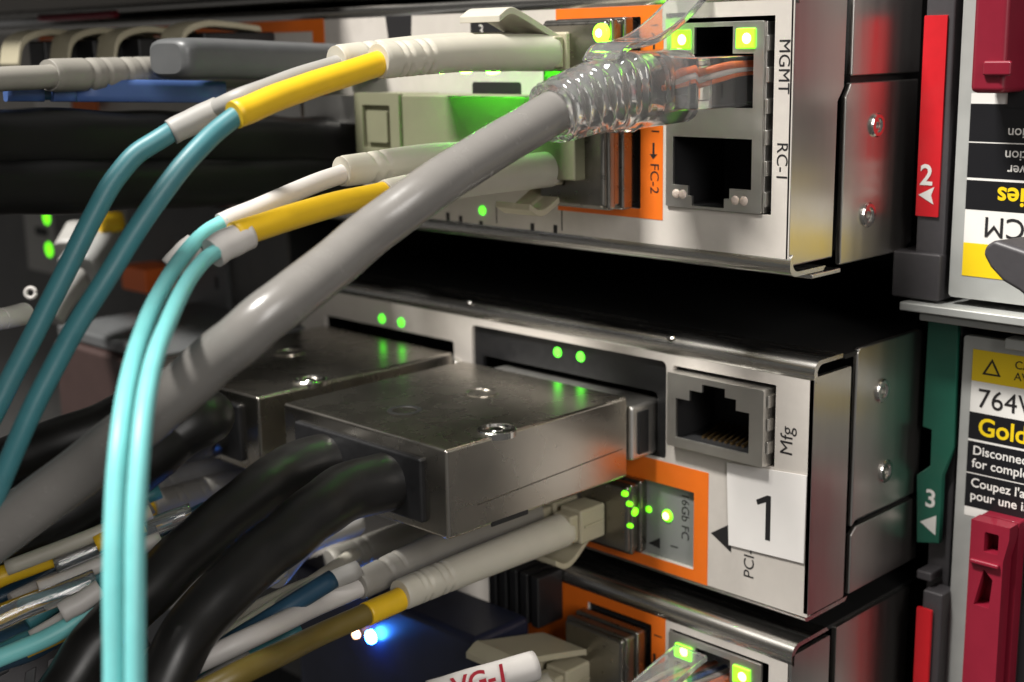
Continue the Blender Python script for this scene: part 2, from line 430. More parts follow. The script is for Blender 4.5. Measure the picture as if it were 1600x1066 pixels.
# ------------------------------------------------------------------ upper controller (pulled about 5 mm further out)
UY = -5.0
upc = thing('storage_controller', 'upper silver controller with MGMT and RC-1 sockets and the grey network cable', 'controller', (-100, 20, 56), 'storage controllers in the rack')
B = lambda u, v: xz(u, v, UY)
URX = -1.9
fx0, fx1, fz0, fz1 = -25.2, -5.2, 64.8, 94.0
usfp = rr(-46.5, -30.5, 64.0, 94.5, 0.3)
front('face_plate', rr(-330, URX, 57.4, 97.4, 0.25), [rr(fx0, fx1, fz0, fz1, 0.1), usfp], UY, 1.0, plate_m, upc, bevel=0.15)
lip(upc, -330, URX + 0.4, UY - 0.1, 57.2, -1, 1.5, 9.0)
lip(upc, -330, URX + 0.4, UY - 0.1, 97.5, 1, 0.9, 9.0)
box('body', -330, URX - 0.9, UY + 17, 86, 57.6, 97.2, blackpaint, upc, bevel=0)
side('side_flange', [(UY, 57.3), (7.0, 57.3), (7.2, 81.2), (8.8, 83.2), (9.0, 98), (UY, 98)], [], URX + 0.05, 0.8, steel, upc, bevel=0.25)
side('side_plate', [(8.6, 55.9), (28, 55.9), (30.5, 57.2), (30.5, 83.9), (10.0, 83.9), (9.4, 82.8), (8.6, 81.8)], [], URX + 0.5, 1.0, steel, upc, bevel=0.3, segs=3)
side('side_panel', [(10.2, 84.9), (31, 84.9), (31, 98), (10.2, 98)], [], URX + 0.4, 1.0, steel, upc, bevel=0.35, segs=3)
nut(upc, 17.7, 77.1, URX + 0.6, 1.9); nut(upc, 16.0, 63.1, URX + 0.6, 2.0)
box('edge_foot', URX - 5, URX + 1.0, UY + 5, UY + 13, 54.9, 55.6, steelh, upc, bevel=0.15)
# stacked network sockets
sx0, sx1 = fx0 + 0.2, fx1 - 1.6
lop = [(-23.6, 76.0), (-23.6, 68.4), (-20.6, 68.4), (-20.6, 66.8), (-19.8, 66.8), (-19.8, 65.3), (-13.6, 65.3), (-13.6, 66.8), (-12.6, 66.8), (-12.6, 68.4), (-8.6, 68.4), (-8.6, 76.0)]
uop = [(-23.6, 80.6), (-8.6, 80.6), (-8.6, 88.6), (-12.4, 88.6), (-12.4, 92.6), (-19.6, 92.6), (-19.6, 88.6), (-23.6, 88.6)]
ush = jack_shell(upc, sx0, sx1, fz0 + 0.1, fz1 - 0.7, UY - 0.4, [lop, uop], 14)
box('shell_wall', sx1 + .02, sx1 + .25, UY + .1, 8, fz0 + .2, fz1 - .8, tin, ush, bevel=.04)
for k in range(6):
    box('spring_finger', sx1 + 0.35, sx1 + 0.75, UY - 0.2, UY + 2, 66 + k * 4.6, 68.2 + k * 4.6, tin, ush, bevel=.06)
v_, f_ = boxv(fx0, fx1, UY + 1.05, UY + 15, fz0, fz1); f_ = [q for q in f_ if q != (0, 4, 5, 1)]
mesh('socket_well', v_, f_, black, upc)
def window_led(parent, x0, x1, z0, z1, y, m_):
    b = box('link_light', x0, x1, y - 0.35, y + 0.3, z0, z1, m_, parent, bevel=0.2)
    cx, cz = x0 + (x1 - x0) * 0.6, (z0 + z1) / 2
    lathe('light_core', (cx, y - 0.36, cz), -EY, [(-0.2, 0.8), (0.02, 0.8), (0.12, 0.55), (0.16, 0.2)], hotled, b, n=14)
    return b
window_led(ush, -23.9, -20.3, 89.3, 92.3, UY - 0.4, limeled)
window_led(ush, -11.7, -8.3, 89.3, 92.3, UY - 0.4, limeled)
for cx in (-22.9, -21.6): led(ush, (cx, UY - 0.35, 67.0), -EY, 0.75, offled, name='unlit_light')
for cx in (-11.5, -9.9): led(ush, (cx, UY - 0.35, 66.7), -EY, 0.75, offled, name='unlit_light')
text('lettering', 'MGMT', 2.75, (-4.35, UY - 0.04, 90.7), -EZ, EX, ink, upc)
text('lettering', 'RC-1', 2.75, (-4.35, UY - 0.04, 75.8), -EZ, EX, ink, upc)
# orange framed fibre ports
front('orange_frame', [(-49.0, 62.5), (-25.9, 62.5), (-25.9, 96.2), (-49.0, 96.2)], [rr(-46.5, -30.5, 64.0, 94.5, 0.3)], UY - 0.06, 0.05, orange, upc)
text('lettering', 'FC-2', 2.5, (-28.4, UY - 0.10, 71.6), -EZ, EX, ink, upc)
for z in (77.2, 92.6):
    text('lettering', '1', 2.3, (-28.2, UY - 0.10, z), -EZ, EX, ink, upc)
    front('arrow_mark', [(-28.0, z - 2.4), (-27.6, z - 2.4), (-27.6, z - 4.2), (-27.0, z - 4.2), (-27.9, z - 5.0), (-28.6, z - 4.2), (-28.0, z - 4.2)], [], UY - 0.10, 0.03, ink, upc)
box('port_well', -46.8, -30.3, UY + 0.6, UY + 4, 63.8, 94.6, blackmat, upc, bevel=0)
for u in (672, 776, 878):
    a = P(u, 335, UY); box('divider_line', a.x - 0.12, a.x + 0.12, UY - 0.05, UY, 59.0, 62.6, ink, upc, bevel=0)
for u, v in ((700, 340), (720, 345), (752, 353), (832, 357), (868, 360)):
    a = P(u, v, UY); box('icon_mark', a.x - 0.45, a.x + 0.45, UY - 0.05, UY, a.z - 0.9, a.z + 0.9, ink, upc, bevel=0)
p = P(754, 329, UY); led(upc, (p.x, UY - 0.02, p.z), -EY, 0.85, greenled)
for (u0, v0, u1, v1) in ((735, 28, 792, 62), (738, 128, 815, 152)):
    a, b = P(u0, v0, UY), P(u1, v1, UY)
    st = front('black_sticker', rr(a.x, b.x, b.z, a.z, 0.6), [], UY - 0.06, 0.05, ink, upc)
text('lettering', '3', 3.0, (P(748, 60, UY).x, UY - 0.10, P(748, 60, UY).z + .3), EX, EZ, whitepl, upc)
# orange outline of the port group further along
a, b = P(60, 52, UY), P(506, 26, UY)
front('orange_frame', [(a.x, 80), (b.x, 80), (b.x, 96.4), (a.x, 96.4)], [rr(a.x + 3, b.x - 4.0, 80.5, 94.0, 0.2)], UY - 0.06, 0.05, orange, upc)
a = P(625, 20, UY)
front('cable_notch', [(a.x - 4.5, 97.3), (a.x - 3.5, 91), (a.x + 1, 86), (a.x + 7, 86), (a.x + 3, 92), (a.x + 3.4, 97.3)], [], UY - 0.05, 0.04, ink, upc)

# ------------------------------------------------------------------ lower controller
LY = -3.0
low = thing('storage_controller', 'lowest controller with rolled steel top edge, cut by the bottom of the picture', 'controller', (-100, 20, -47), 'storage controllers in the rack')
LX = -0.6; LZ = -6.2
Cc = lambda u, v: xz(u, v, LY)
lw = rr(-25.6, -5.0, -40, LZ - 2.4, 0.2)
lf = rr(-44.5, -29.5, -40, LZ - 3.0, 0.2)
front('face_plate', rr(-134, LX - 0.6, -47, LZ, 0.25), [lw, lf], LY, 1.0, plate_m, low, bevel=0.15)
lip(low, -134, LX, LY - 0.15, LZ + 0.25, 1, 1.9, 10.0)
box('body', -134, LX - 1.2, LY + 17, 86, -47, LZ - 0.2, blackpaint, low, bevel=0)
box('lid', -134, LX - 0.4, LY + 10.1, 86, LZ + 1.2, LZ + 1.9, blackpaint, low, bevel=0)
side('side_flange', rr(LY, 8.0, -47, LZ + 0.4, 0.3), [], LX, 0.8, steel, low, bevel=0.25)
side('side_plate', rr(9.2, 33, -47, LZ + 1.5, 0.3), [], LX + 0.5, 1.0, steel, low, bevel=0.4, segs=3)
front('orange_frame', [(-60, -46), (-26.4, -46), (-26.4, LZ - 0.7), (-60, LZ - 0.7)], [rr(-44.5, -29.5, -45, LZ - 3.0, 0.2)], LY - 0.06, 0.05, orange, low)
text('lettering', '1', 2.6, (-28.9, LY - 0.10, LZ - 4.0), -EZ, EX, ink, low)
front('arrow_mark', [(-29.1, LZ - 8.2), (-28.5, LZ - 8.2), (-28.5, LZ - 10), (-27.7, LZ - 10), (-28.8, LZ - 11), (-29.8, LZ - 10), (-29.1, LZ - 10)], [], LY - 0.10, 0.03, ink, low)
z1 = LZ - 2.8
lop2 = [(-24.0, -40), (-8.6, -40), (-8.6, z1 - 5.4), (-12.4, z1 - 5.4), (-12.4, z1 - 1.2), (-19.6, z1 - 1.2), (-19.6, z1 - 5.4), (-24.0, z1 - 5.4)]
lsh = jack_shell(low, -25.4, -6.2, -41, z1, LY - 0.4, [lop2], 14)
window_led(lsh, -23.9, -20.3, z1 - 4.6, z1 - 1.6, LY - 0.4, limeled)
window_led(lsh, -11.7, -8.3, z1 - 4.6, z1 - 1.6, LY - 0.4, limeled)
box('port_well', -44.8, -29.3, LY + 0.6, LY + 4, -45, LZ - 2.8, blackmat, low, bevel=0)
v_, f_ = boxv(-25.7, -4.9, LY + 1.05, LY + 15, -41, LZ - 2.3); f_ = [q for q in f_ if q != (0, 4, 5, 1)]
mesh('socket_well', v_, f_, black, low)

# ------------------------------------------------------------------ controller above (only its lower rim shows)
top = thing('storage_controller', 'grey controller rim at the very top left above the upper controller', 'controller', (-200, 20, 101), 'storage controllers in the rack')
front('face_plate', rr(-330, -100, 101.0, 140, 0.25), [], -2.0, 1.0, plate_m, top, bevel=0.15)
lip(top, -330, -100, -2.1, 100.8, -1, 0.9, 8.0)
box('body', -330, -101, -0.4, 86, 101.2, 140, blackpaint, top, bevel=0)
tube('red_hose', [D(62, 29, 300), D(120, 26, 292), D(182, 22, 285)], 0.8, maroon, top, n=10)
box('shade_slab', -330, -108, -62, -2.2, 106.5, 109, blackpaint, top, bevel=0.5)  # added unseen slab that shades the plugs below

# ------------------------------------------------------------------ left device beside the middle controller
lef = thing('storage_controller', 'dark controller at the left edge with green lights, left of the middle one', 'controller', (-220, 20, 0), 'storage controllers in the rack')
front('face_plate', rr(-330, -140, -60, 54.0, 0.6), [], 2.0, 1.0, mat('graphite_plate', (0.065, 0.063, 0.060), 0.4, noise=0.2, nscale=120, dirt=0.04), lef, bevel=0.2)
box('body', -330, -140.5, 3.2, 86, -59.5, 53.5, blackpaint, lef, bevel=0)
for u, v, r in ((66, 341, 2.2), (70, 391, 2.3)):
    p = P(u, v, 0.5); led(lef, (p.x, 1.95, p.z), -EY, r, limeled)
p = P(320, 446, 1.5); led(lef, (p.x, 1.95, p.z), -EY, 1.1, greenled)
a, b = P(44, 420, 1.6), P(82, 335, 1.6)
front('light_panel', rr(a.x, b.x, a.z, b.z, 0.6), [], 1.8, 0.15, greysleeve, lef, bevel=0.1)
p = P(64, 362, 1.6); front('port_slot', rr(p.x - 4, p.x + 4, p.z - 1.2, p.z + 1.2, 1.0), [], 1.72, 0.1, ink, lef)
a, b = P(285, 480, 1.5), P(355, 385, 1.5)
front('corner_panel', rr(a.x, b.x, a.z, b.z, 1.5), [], 0.6, 1.3, rubber, lef, bevel=0.3)
front('port_slot', rr(P(338, 440, 0.5).x - .7, P(338, 440, 0.5).x + .7, P(338, 452, .5).z, P(338, 432, .5).z, 0.5), [], 0.5, 0.1, ink, lef)
a, b = P(190, 452, -8), P(226, 422, -8)
box('red_latch', a.x, b.x, -8, 1.8, a.z, b.z, wire_or, lef, bevel=0.6)

# ------------------------------------------------------------------ power supplies at the right
def supply(flip, Y, x0, zb, zt, label, base):
    t = thing('power_supply', label, 'power supply', base, 'power supplies at the right')
    h = zt - zb
    front('face_plate', rr(x0, x0 + 60, zb, zt, 0.6), [], Y, 1.2, psu_m, t, bevel=0.2)
    box('body', x0 + 0.6, x0 + 60, Y + 1.25, 86, zb + 0.4, zt - 0.4, charcoal, t, bevel=0)
    return t
PY = 26.0; QY = 31.0
pu = supply(True, PY, 8.0, 49.6, 120, 'upper power supply with its printed label upside down and a black lever', (30, 40, 49))
pl = supply(False, QY, 8.6, -60, 42.5, 'lower power supply with yellow 764W label the right way up', (30, 40, -60))
box('top_flange', 16.4, 68, QY - 2.0, QY + 1, 41.6, 43.4, psu_m, pl, bevel=0.3)
def power_label(t, Y, o, sgn, W):
    """printed panels in label space: a to the right, b down from the top of the label"""
    E = EX * sgn; F = EZ * sgn
    def rect(name, a0, a1, b0, b1, m_, lift, par):
        pts = [(a0, b0), (a1, b0), (a1, b1), (a0, b1)]
        return slab(name, [(x, -y) for x, y in pts], [], Vector((o[0], Y - lift, o[1])), E, F, EY, 0.04, m_, par)
    lab = rect('label', 0, W, 0, 28.6, labelwhite, 0.06, t)
    T = lambda s, size, a, b, m_, **k: text('lettering', s, size, Vector((o[0], Y - 0.14, o[1])) + E * a - F * b, E, F, m_, lab, **k)
    rect('yellow_band', 0, W, 0, 5.3, labelyellow, 0.09, lab)
    rect('black_band', 0, W, 10.6, 15.2, labelblack, 0.09, lab)
    rect('black_band', 0, W, 15.6, 21.0, labelblack, 0.09, lab)
    rect('black_band', 0, W, 21.2, 27.0, labelblack, 0.09, lab)
    T('764W PCM', 4.6, 1.2, 9.6, ink)
    T('Gold Series', 4.2, 1.6, 14.3, labelyellow, bold=0.02)
    T('Disconnect all power\nfor complete isolation', 2.2, 0.9, 17.8, labelwhite, bold=0.01)
    T("Coupez l'alimentation\npour une isolation", 2.2, 0.9, 23.4, labelwhite, bold=0.01)
    T('CAUTION\nAVERTISSEMENT', 1.9, 7.2, 2.2, ink)
    slab('warning_mark', [(1.8, -4.0), (5.0, -4.0), (3.4, -1.2)], [[(2.35, -3.7), (4.45, -3.7), (3.4, -1.8)]], Vector((o[0], Y - 0.13, o[1])), E, F, EY, 0.03, ink, lab)
    return lab
a = P(1521, 545, QY); power_label(pl, QY, (a.x, a.z), 1, 26.5)
a = P(1503, 430, PY)
# upside down: its text runs right to left, so its origin is the far lower right corner of the rotated label
power_label(pu, PY, (a.x + 26.5, a.z), -1, 26.5)
# release latches
a, b = P(1524, 145, PY - 6), P(1590, -60, PY - 6)
box('release_latch', a.x, b.x, PY - 8, PY - 0.1, a.z, b.z, maroon, pu, bevel=0.9, segs=3)
a2 = P(1538, 108, PY - 8); box('latch_grip', a2.x, a2.x + 4.4, PY - 8.8, PY - 7.9, a2.z - 1.0, a2.z + 1.2, maroon, pu, bevel=0.4)
a, b = P(1500, 1120, QY - 6), P(1578, 826, QY - 6)
lat = front('release_latch', [(a.x, a.z), (b.x - 0.8, a.z), (b.x - 0.8, b.z - 6), (b.x, b.z - 2), (b.x, b.z), (a.x, b.z)],
            [rr(a.x + 2.4, a.x + 4.8, b.z - 5.0, b.z - 1.6, 0.3), [(a.x + 1.2, b.z - 14.5), (a.x + 3.8, b.z - 14.5), (a.x + 4.2, b.z - 9.5), (a.x + 2.6, b.z - 8.0)]], QY - 6, 3.0, maroon, pl, bevel=0.4, segs=2)
front('latch_back', rr(a.x, b.x, a.z, b.z, 0.4), [], QY - 2.6, 2.4, maroon, pl, bevel=0.3)
box('latch_ledge', a.x + 0.4, b.x - 1.2, QY - 6.9, QY - 6.02, b.z - 7.2, b.z - 6.4, maroon, pl, bevel=0.3)
a = P(1585, 900, QY); box('handle_well', b.x + 0.2, b.x + 40, QY - 0.3, QY - 0.05, -58, P(1585, 806, QY).z, blackmat, pl, bevel=0)
box('handle_well', P(1576, 150, PY).x, P(1576, 150, PY).x + 30, PY - .3, PY - .05, P(1576, 168, PY).z, 118, blackmat, pu, bevel=0)
# black lever in front of the upper supply
lv = thing('lever', 'black curved lever sticking out in front of the upside down label', 'lever', P(1600, 430, 10))
pts = [(1534, 398), (1538, 384), (1552, 375), (1600, 392), (1660, 420), (1660, 500), (1612, 474), (1590, 455), (1565, 440), (1545, 418)]
o0 = P(1534, 398, 6)
vv = [P(u, v, 6) for u, v in pts]; nb = len(vv)
vb = [p + Vector((2.0, 9.0, 0)) for p in vv]
mesh('lever_blade', vv + vb, [tuple(range(nb)), tuple(range(2 * nb - 1, nb - 1, -1))] + [(i, (i + 1) % nb, (i + 1) % nb + nb, i + nb) for i in range(nb)], charcoal, lv, bevel=0.7, segs=3)

# ------------------------------------------------------------------ chassis divider with colour tabs
div = thing('chassis_divider', 'dark grey upright divider carrying a red number 2 tab', 'divider', (5, 40, 50), 'upright dividers beside the power supplies')
x0, x1 = 1.4, 6.6
def upright(name, u0, u1, vb, vt, Y, th, m_, t, bev=0.3):
    a = P(u0, vb, Y); b = P(u1, vt, Y)
    return box(name, min(a.x, b.x - 0.5), b.x, Y, Y + th, a.z, b.z, m_, t, bevel=bev)
um = P(1450, 100, 25)
box('post', 2.0, 6.9, 25.6, 80, 50.2, 130, charcoal, div, bevel=0.4)
front('colour_tab', rr(2.0, 5.9, 62.3, 93.8, 0.15), [], 25.2, 0.35, red, div, bevel=0.1, label='bright red tab with number 2 and a left arrow')
tabo = bpy.data.objects['colour_tab']
text('lettering', '2', 4.6, (2.5, 25.1, 67.4), EX, EZ, labelwhite, tabo, bold=0.02)
front('arrow_mark', [(2.4, 65.7), (5.1, 67.1), (4.6, 65.7), (5.1, 64.3)], [], 25.1, 0.05, labelwhite, tabo)
box('foot', -1.5, 7.0, 24.6, 70, 48.7, 56.4, charcoal, div, bevel=0.4)
a = P(1405, 470, 23)
box('flange', a.x, 70, 23, 80, 46.9, 48.3, psu_m, div, bevel=0.25)
box('flange', a.x + 2, 70, 26, 80, 45.0, 46.2, psu_m, div, bevel=0.25)
div2 = thing('chassis_divider', 'dark divider carrying a green number 3 tab beside the middle controller', 'divider', (5, 45, -10), 'upright dividers beside the power supplies')
box('post', 3.0, 7.2, 33.0, 80, -60, 44.6, charcoal, div2, bevel=0.4)
g = lambda u, v: xz(u, v, 31.0)
gt = front('colour_tab', [g(1450, 497), g(1497, 497), g(1490, 700), g(1472, 745), g(1467, 850), g(1432, 848), g(1432, 742), g(1453, 728), g(1455, 672), g(1441, 667)], [], 31.0, 1.2, green_tab, div2, bevel=0.2, label='dark green tab with number 3 and a left arrow')
a = P(1444, 790, 30.9); text('lettering', '3', 4.4, (a.x, 30.93, a.z), EX, EZ, labelwhite, gt, bold=0.02)
a = P(1437, 815, 30.9)
front('arrow_mark', [(a.x, a.z), (a.x + 3.0, a.z + 1.8), (a.x + 3.0, a.z - 1.8)], [], 30.93, 0.05, labelwhite, gt)
div3 = thing('chassis_divider', 'lowest grey divider with a plain red tab at the bottom right', 'divider', (5, 40, -60), 'upright dividers beside the power supplies')
a, b = P(1424, 1120, 27), P(1455, 955, 27)
box('post', a.x + 0.4, b.x + 1.4, 28, 32.6, -60, b.z + 3, charcoal, div3, bevel=0.4)
front('colour_tab', rr(a.x, b.x, a.z, b.z, 0.15), [], 27, 0.6, red, div3, bevel=0.1, label='plain red tab')
a = P(1422, 893, 28); box('bracket', a.x + 0.6, a.x + 3.4, 29, 40, a.z - 1.4, a.z + 0.2, charcoal, div3, bevel=0.3)

# ------------------------------------------------------------------ connectors and cords
def groove_boot(name, path, r0, r1, material, parent, grooves, width=0.008, depth=0.35, arc=True, label=None, n=28, power=2.0):
    L = 110
    pts, _ = catmull(path, max(4, L // max(1, len(path) - 1)))
    def f(i, fr, a):
        r = r0 + (r1 - r0) * fr
        if fr < 0.035: r *= 0.80 + 0.20 * math.sqrt(max(0, 1 - (1 - fr / 0.035) ** 2))
        if fr > 0.985: r *= 0.95
        for gpos in grooves:
            d = abs(fr - gpos)
            if d < width and (not arc or abs(math.cos(a)) > 0.25): r -= depth
        return r
    return sweep(name, pts, f, material, parent, n=n, label=label, power=power)

def lc_connector(parent, x, z, y0, y1, m_=None, w=2.55, up=1):
    """one LC plug body: stepped housing with a latch lever"""
    m_ = m_ or beige
    c = box('connector', x - w, x + w, y0, y1, z - 3.1, z + 3.1, m_, parent, bevel=0.45)
    box('shoulder', x - w * 0.82, x + w * 0.82, y0 - 2.2, y0 - 0.05, z - 2.5, z + 2.5, m_, c, bevel=0.4)
    box('groove_rib', x + w - 0.1, x + w + 0.3, y0 + 0.8, y1 - 0.6, z - 0.25, z + 0.25, m_, c, bevel=0.1)
    return c
def strip(name, pts, w, th, m_, parent, bev=0.25):
    path, _ = catmull(pts, 8)
    v = []; n = len(path)
    for i, p in enumerate(path):
        t = (path[min(i + 1, n - 1)] - path[max(i - 1, 0)]).normalized()
        nn = t.cross(EX).normalized() * th
        v += [p - EX * w, p + EX * w, p + EX * w + nn, p - EX * w + nn]
    f = [(4 * i + j, 4 * i + (j + 1) % 4, 4 * i + 4 + (j + 1) % 4, 4 * i + 4 + j) for i in range(n - 1) for j in range(4)] + [(3, 2, 1, 0), tuple(4 * (n - 1) + j for j in range(4))]
    return mesh(name, v, f, m_, parent, bevel=bev)
def latch_clip(parent, x, z, y0, y1, up, m_=None, w=4.5):
    """curved duplex trigger lever"""
    m_ = m_ or beige
    pts = [(y1, 3.0), (y1 - 1.5, 3.6), (y0 + 2.5, 6.6), (y0, 7.2), (y0 - 2.4, 6.0)]
    th = 1.1
    path, _ = catmull([Vector((0, a, b)) for a, b in pts], 6)
    v = []; n = len(path)
    for p in path: v += [(x - w, p.y, z + up * p.z), (x + w, p.y, z + up * p.z), (x + w, p.y, z + up * (p.z - th)), (x - w, p.y, z + up * (p.z - th))]
    f = [(4 * i + j, 4 * i + (j + 1) % 4, 4 * i + 4 + (j + 1) % 4, 4 * i + 4 + j) for i in range(n - 1) for j in range(4)] + [(3, 2, 1, 0), tuple(4 * (n - 1) + j for j in range(4))]
    return mesh('latch_clip', v, f, m_, parent, bevel=0.25)
def transceiver(label, x0, x1, z0, z1, y0, y1, m_=darkmetal, group='transceivers in the orange ports', bail=True):
    t = thing('transceiver', label, 'transceiver', ((x0 + x1) / 2, y1, z0), group)
    box('shell', x0, x1, y0, y1, z0, z1, m_, t, bevel=0.7, segs=3)
    box('collar', x0 - 0.5, x1 + 0.6, y0 + (y1 - y0) * 0.45, y0 + (y1 - y0) * 0.75, z0 - 0.5, z1 + 0.5, m_, t, bevel=0.5, segs=3)
    box('collar', x0 - 0.3, x1 + 0.4, y0 + (y1 - y0) * 0.1, y0 + (y1 - y0) * 0.3, z0 - 0.3, z1 + 0.3, m_, t, bevel=0.5, segs=3)
    return t

transceiver('dark metal transceiver in the lower of the two orange ports by RC-1', -45.8, -31.6, 64.6, 78.6, -13.0, -4.0)
tq = transceiver('transceiver behind the clear plug in the top orange port', -45.8, -31.6, 80.4, 94.0, -12.0, -4.0)
bright = mat('bright_lime_led', (0.3, 0.9, 0.05), 0.3, emit=(0.20, 1.0, 0.01), estr=9.0)
p = P(938, 52, -13.2); led(tq, p, -EY, 1.5, bright, name='link_light')
led(tq, p - EY * 0.3, -EY, 0.7, hotled, name='light_core')
tt = transceiver('shiny transceiver in the orange frame beside the number 1 sticker', -45.5, -34.0, 3.0, 15.4, -4.3, 2.0, darkmetal)
for u, v, r_ in ((978, 772, 0.5), (992, 800, 0.8), (985, 788, 0.45), (986, 822, 0.4)):
    p = PX(u, v, -33.6); led(tt, (p.x, p.y, p.z), EX, r_, limeled, name='light_pipe')
transceiver('copper tinted transceiver in the lowest orange frame', -44.0, -30.4, -40, -10.2, -10.0, -2.4)

CG = 'fibre patch cords'
# cord A, topmost
ca = thing('fibre_patch_cord', 'topmost aqua fibre cord with yellow sleeve and ivory boot above the grey cable', 'fibre cord', (-42, -5, 89), CG)
lc_connector(ca, -42.0, 89.3, -12.8, -5.5); lc_connector(ca, -48.4, 89.3, -12.8, -5.5)
latch_clip(ca, -45.2, 89.0, -24, -13, 1, boot_m)
groove_boot('boot', [Vector((-42, -13.5, 89.2)), Vector((-42, -32, 89.4)), Vector((-42, -49.5, 88.6))], 2.95, 2.55, boot_m, ca, [0.76, 0.80, 0.87, 0.91])
groove_boot('boot', [Vector((-48.6, -14, 89.6)), Vector((-48.6, -32, 89.8)), PX(525, 96, -48.6)], 2.9, 2.35, boot_m, ca, [0.80, 0.86])
tube('yellow_sleeve', [Vector((-42, -47, 88.7)), PX(520, 122, -42), PX(440, 150, -42), PX(366, 180, -42)], [1.80, 1.82, 1.84, 1.86], yellow, ca)
tube('aqua_cable', [PX(380, 173, -42), D(345, 200, 176), D(300, 243, 174), D(240, 320, 172), D(163, 440, 170), D(91, 560, 169), D(35, 675, 168), D(-30, 830, 168), D(-80, 960, 168)], 1.36, aquashade, ca)
tube('grey_sleeve', [PX(540, 97, -48.6), PX(460, 122, -48), PX(380, 152, -47.5), D(330, 174, 186)], [1.35, 1.35, 1.4, 1.4], greysleeve, ca)
tube('grey_collar', [D(343, 170, 186), D(305, 188, 185), D(267, 207, 184)], [1.75, 1.8, 1.75], greysleeve, ca)
tube('aqua_cable', [D(290, 193, 185), D(258, 212, 184), D(215, 240, 183), D(178, 282, 182), D(142, 345, 181), D(85, 460, 180), D(30, 567, 179), D(-25, 675, 178), D(-70, 770, 178)], 1.42, aquashade, ca)

# cord B, under the grey cable
cb = thing('fibre_patch_cord', 'bright aqua fibre cord hanging straight down past the left of the plugs', 'fibre cord', (-42, -5, 70), CG)
lc_connector(cb, -42.0, 70.6, -13.0, -6.0); lc_connector(cb, -48.4, 70.6, -13.0, -6.0)
latch_clip(cb, -45.2, 70.4, -17.5, -8, -1, beige, w=4.0)
groove_boot('boot', [Vector((-42, -13.6, 70.6)), Vector((-42, -32, 70.4)), PX(600, 308, -42)], 2.95, 2.5, boot_m, cb, [0.8, 0.86])
groove_boot('boot', [Vector((-48.6, -14, 71.6)), Vector((-48.6, -32, 73.2)), PX(533, 268, -48.6)], 2.8, 2.3, boot_m, cb, [0.80, 0.86])
tube('yellow_sleeve', [PX(620, 298, -42), PX(530, 318, -42), PX(440, 344, -42), PX(366, 368, -42)], [1.7, 1.78, 1.8, 1.8], yellow, cb)
tube('white_collar', [PX(388, 366, -42), PX(358, 380, -42), PX(332, 396, -42)], [2.05, 2.1, 2.05], whitepl, cb)
tube('aqua_cable', [PX(345, 388, -42), D(316, 410, 172), D(288, 450, 164), D(262, 505, 154), D(238, 575, 145), D(221, 680, 138), D(213, 800, 135), D(211, 930, 134), D(211, 1120, 134)], 1.03, aqua, cb)
tube('grey_sleeve', [PX(550, 266, -48.6), PX(480, 292, -48.2), PX(410, 322, -47.5), D(345, 350, 184)], [1.4, 1.4, 1.4, 1.45], whitepl, cb)
tube('white_collar', [D(306, 383, 181), D(290, 396, 180.5), D(268, 420, 180)], [1.75, 1.75, 1.72], whitepl, cb)
tube('aqua_cable', [D(352, 346, 184), D(318, 366, 182), D(285, 402, 176), D(255, 448, 167), D(228, 505, 156), D(206, 575, 147), D(188, 680, 139), D(179, 800, 136), D(177, 930, 135), D(177, 1120, 135)], 1.06, aqua, cb)

# grey network cable with clear plug
et = thing('network_cable', 'thick grey network cable with clear plug in the MGMT socket', 'network cable', (-20, -5, 80), 'network cables')
pb = box('plug', -23.3, -10.4, -16.5, 7.5, 80.8, 88.3, clear, et, bevel=0.35)
for k, (m_, dz) in enumerate(((wire_or, 1.2), (wire_wh, 0.2), (wire_or, -0.6))):
    tube('wire', [Vector((-17 - k, -14, 84.4 + dz)), Vector((-13.0 - .6 * k, -9, 85.6 + dz)), Vector((-11.5 - k * .3, -5, 86.2 + dz * .7)), Vector((-11.6 - k * .5, 3, 86.4 + dz * .5))], 0.55, m_, pb, n=8)
for k in range(4):
    box('contact', -24 + k * 2.4, -23.4 + k * 2.4, 2, 7, 79.9, 80.6, gold, pb, bevel=0)
def ribbed(fr, base): return base
bpath, _ = catmull([Vector((-20, -10.5, 84.0)), Vector((-20, -20, 83.6)), Vector((-20, -28, 82.9)), PX(862, 178, -20)], 40)
def bf(i, fr, a):
    r = 5.6 - 1.5 * max(0, (fr - 0.38) / 0.62)
    if fr > 0.42: r += 0.38 * math.sin((fr - 0.42) / 0.58 * 2 * math.pi * 6.0) * (1 if math.cos(a * 2 + fr * 3) > -0.6 else 0.1)
    if abs(fr - 0.30) < 0.02 and math.cos(a) > -0.2: r -= 0.5
    return r
def shell(name, path, fo, fi, material, parent, n=32, power=3.2):
    a = sweep(name, path, fo, material, parent, n=n, power=power, cap=False)
    b = sweep('inner', path, fi, material, parent, n=n, power=2.4, cap=False)
    va = [v.co.copy() for v in a.data.vertices]; vb = [v.co.copy() for v in b.data.vertices]
    fa = [tuple(p.vertices) for p in a.data.polygons]; N = len(va); k = len(path)
    fb = [tuple(i + N for i in reversed(p.vertices)) for p in b.data.polygons]
    rim = [(j, N + j, N + (j + 1) % n, (j + 1) % n) for j in range(n)]
    e = (k - 1) * n
    rim += [(e + j, e + (j + 1) % n, N + e + (j + 1) % n, N + e + j) for j in range(n)]
    bpy.data.objects.remove(b)
    me = bpy.data.meshes.new(name); me.from_pydata(va + vb, [], fa + fb + rim); me.materials.append(material)
    me.polygons.foreach_set('use_smooth', [True] * len(me.polygons))
    bm = bmesh.new(); bm.from_mesh(me); bmesh.ops.recalc_face_normals(bm, faces=bm.faces); bm.to_mesh(me); bm.free()
    me.set_sharp_from_angle(angle=math.radians(50))
    a.data = me
    return a
shell('clear_boot', bpath, bf, lambda i, fr, a: 4.3 - 1.0 * fr, clear, et)
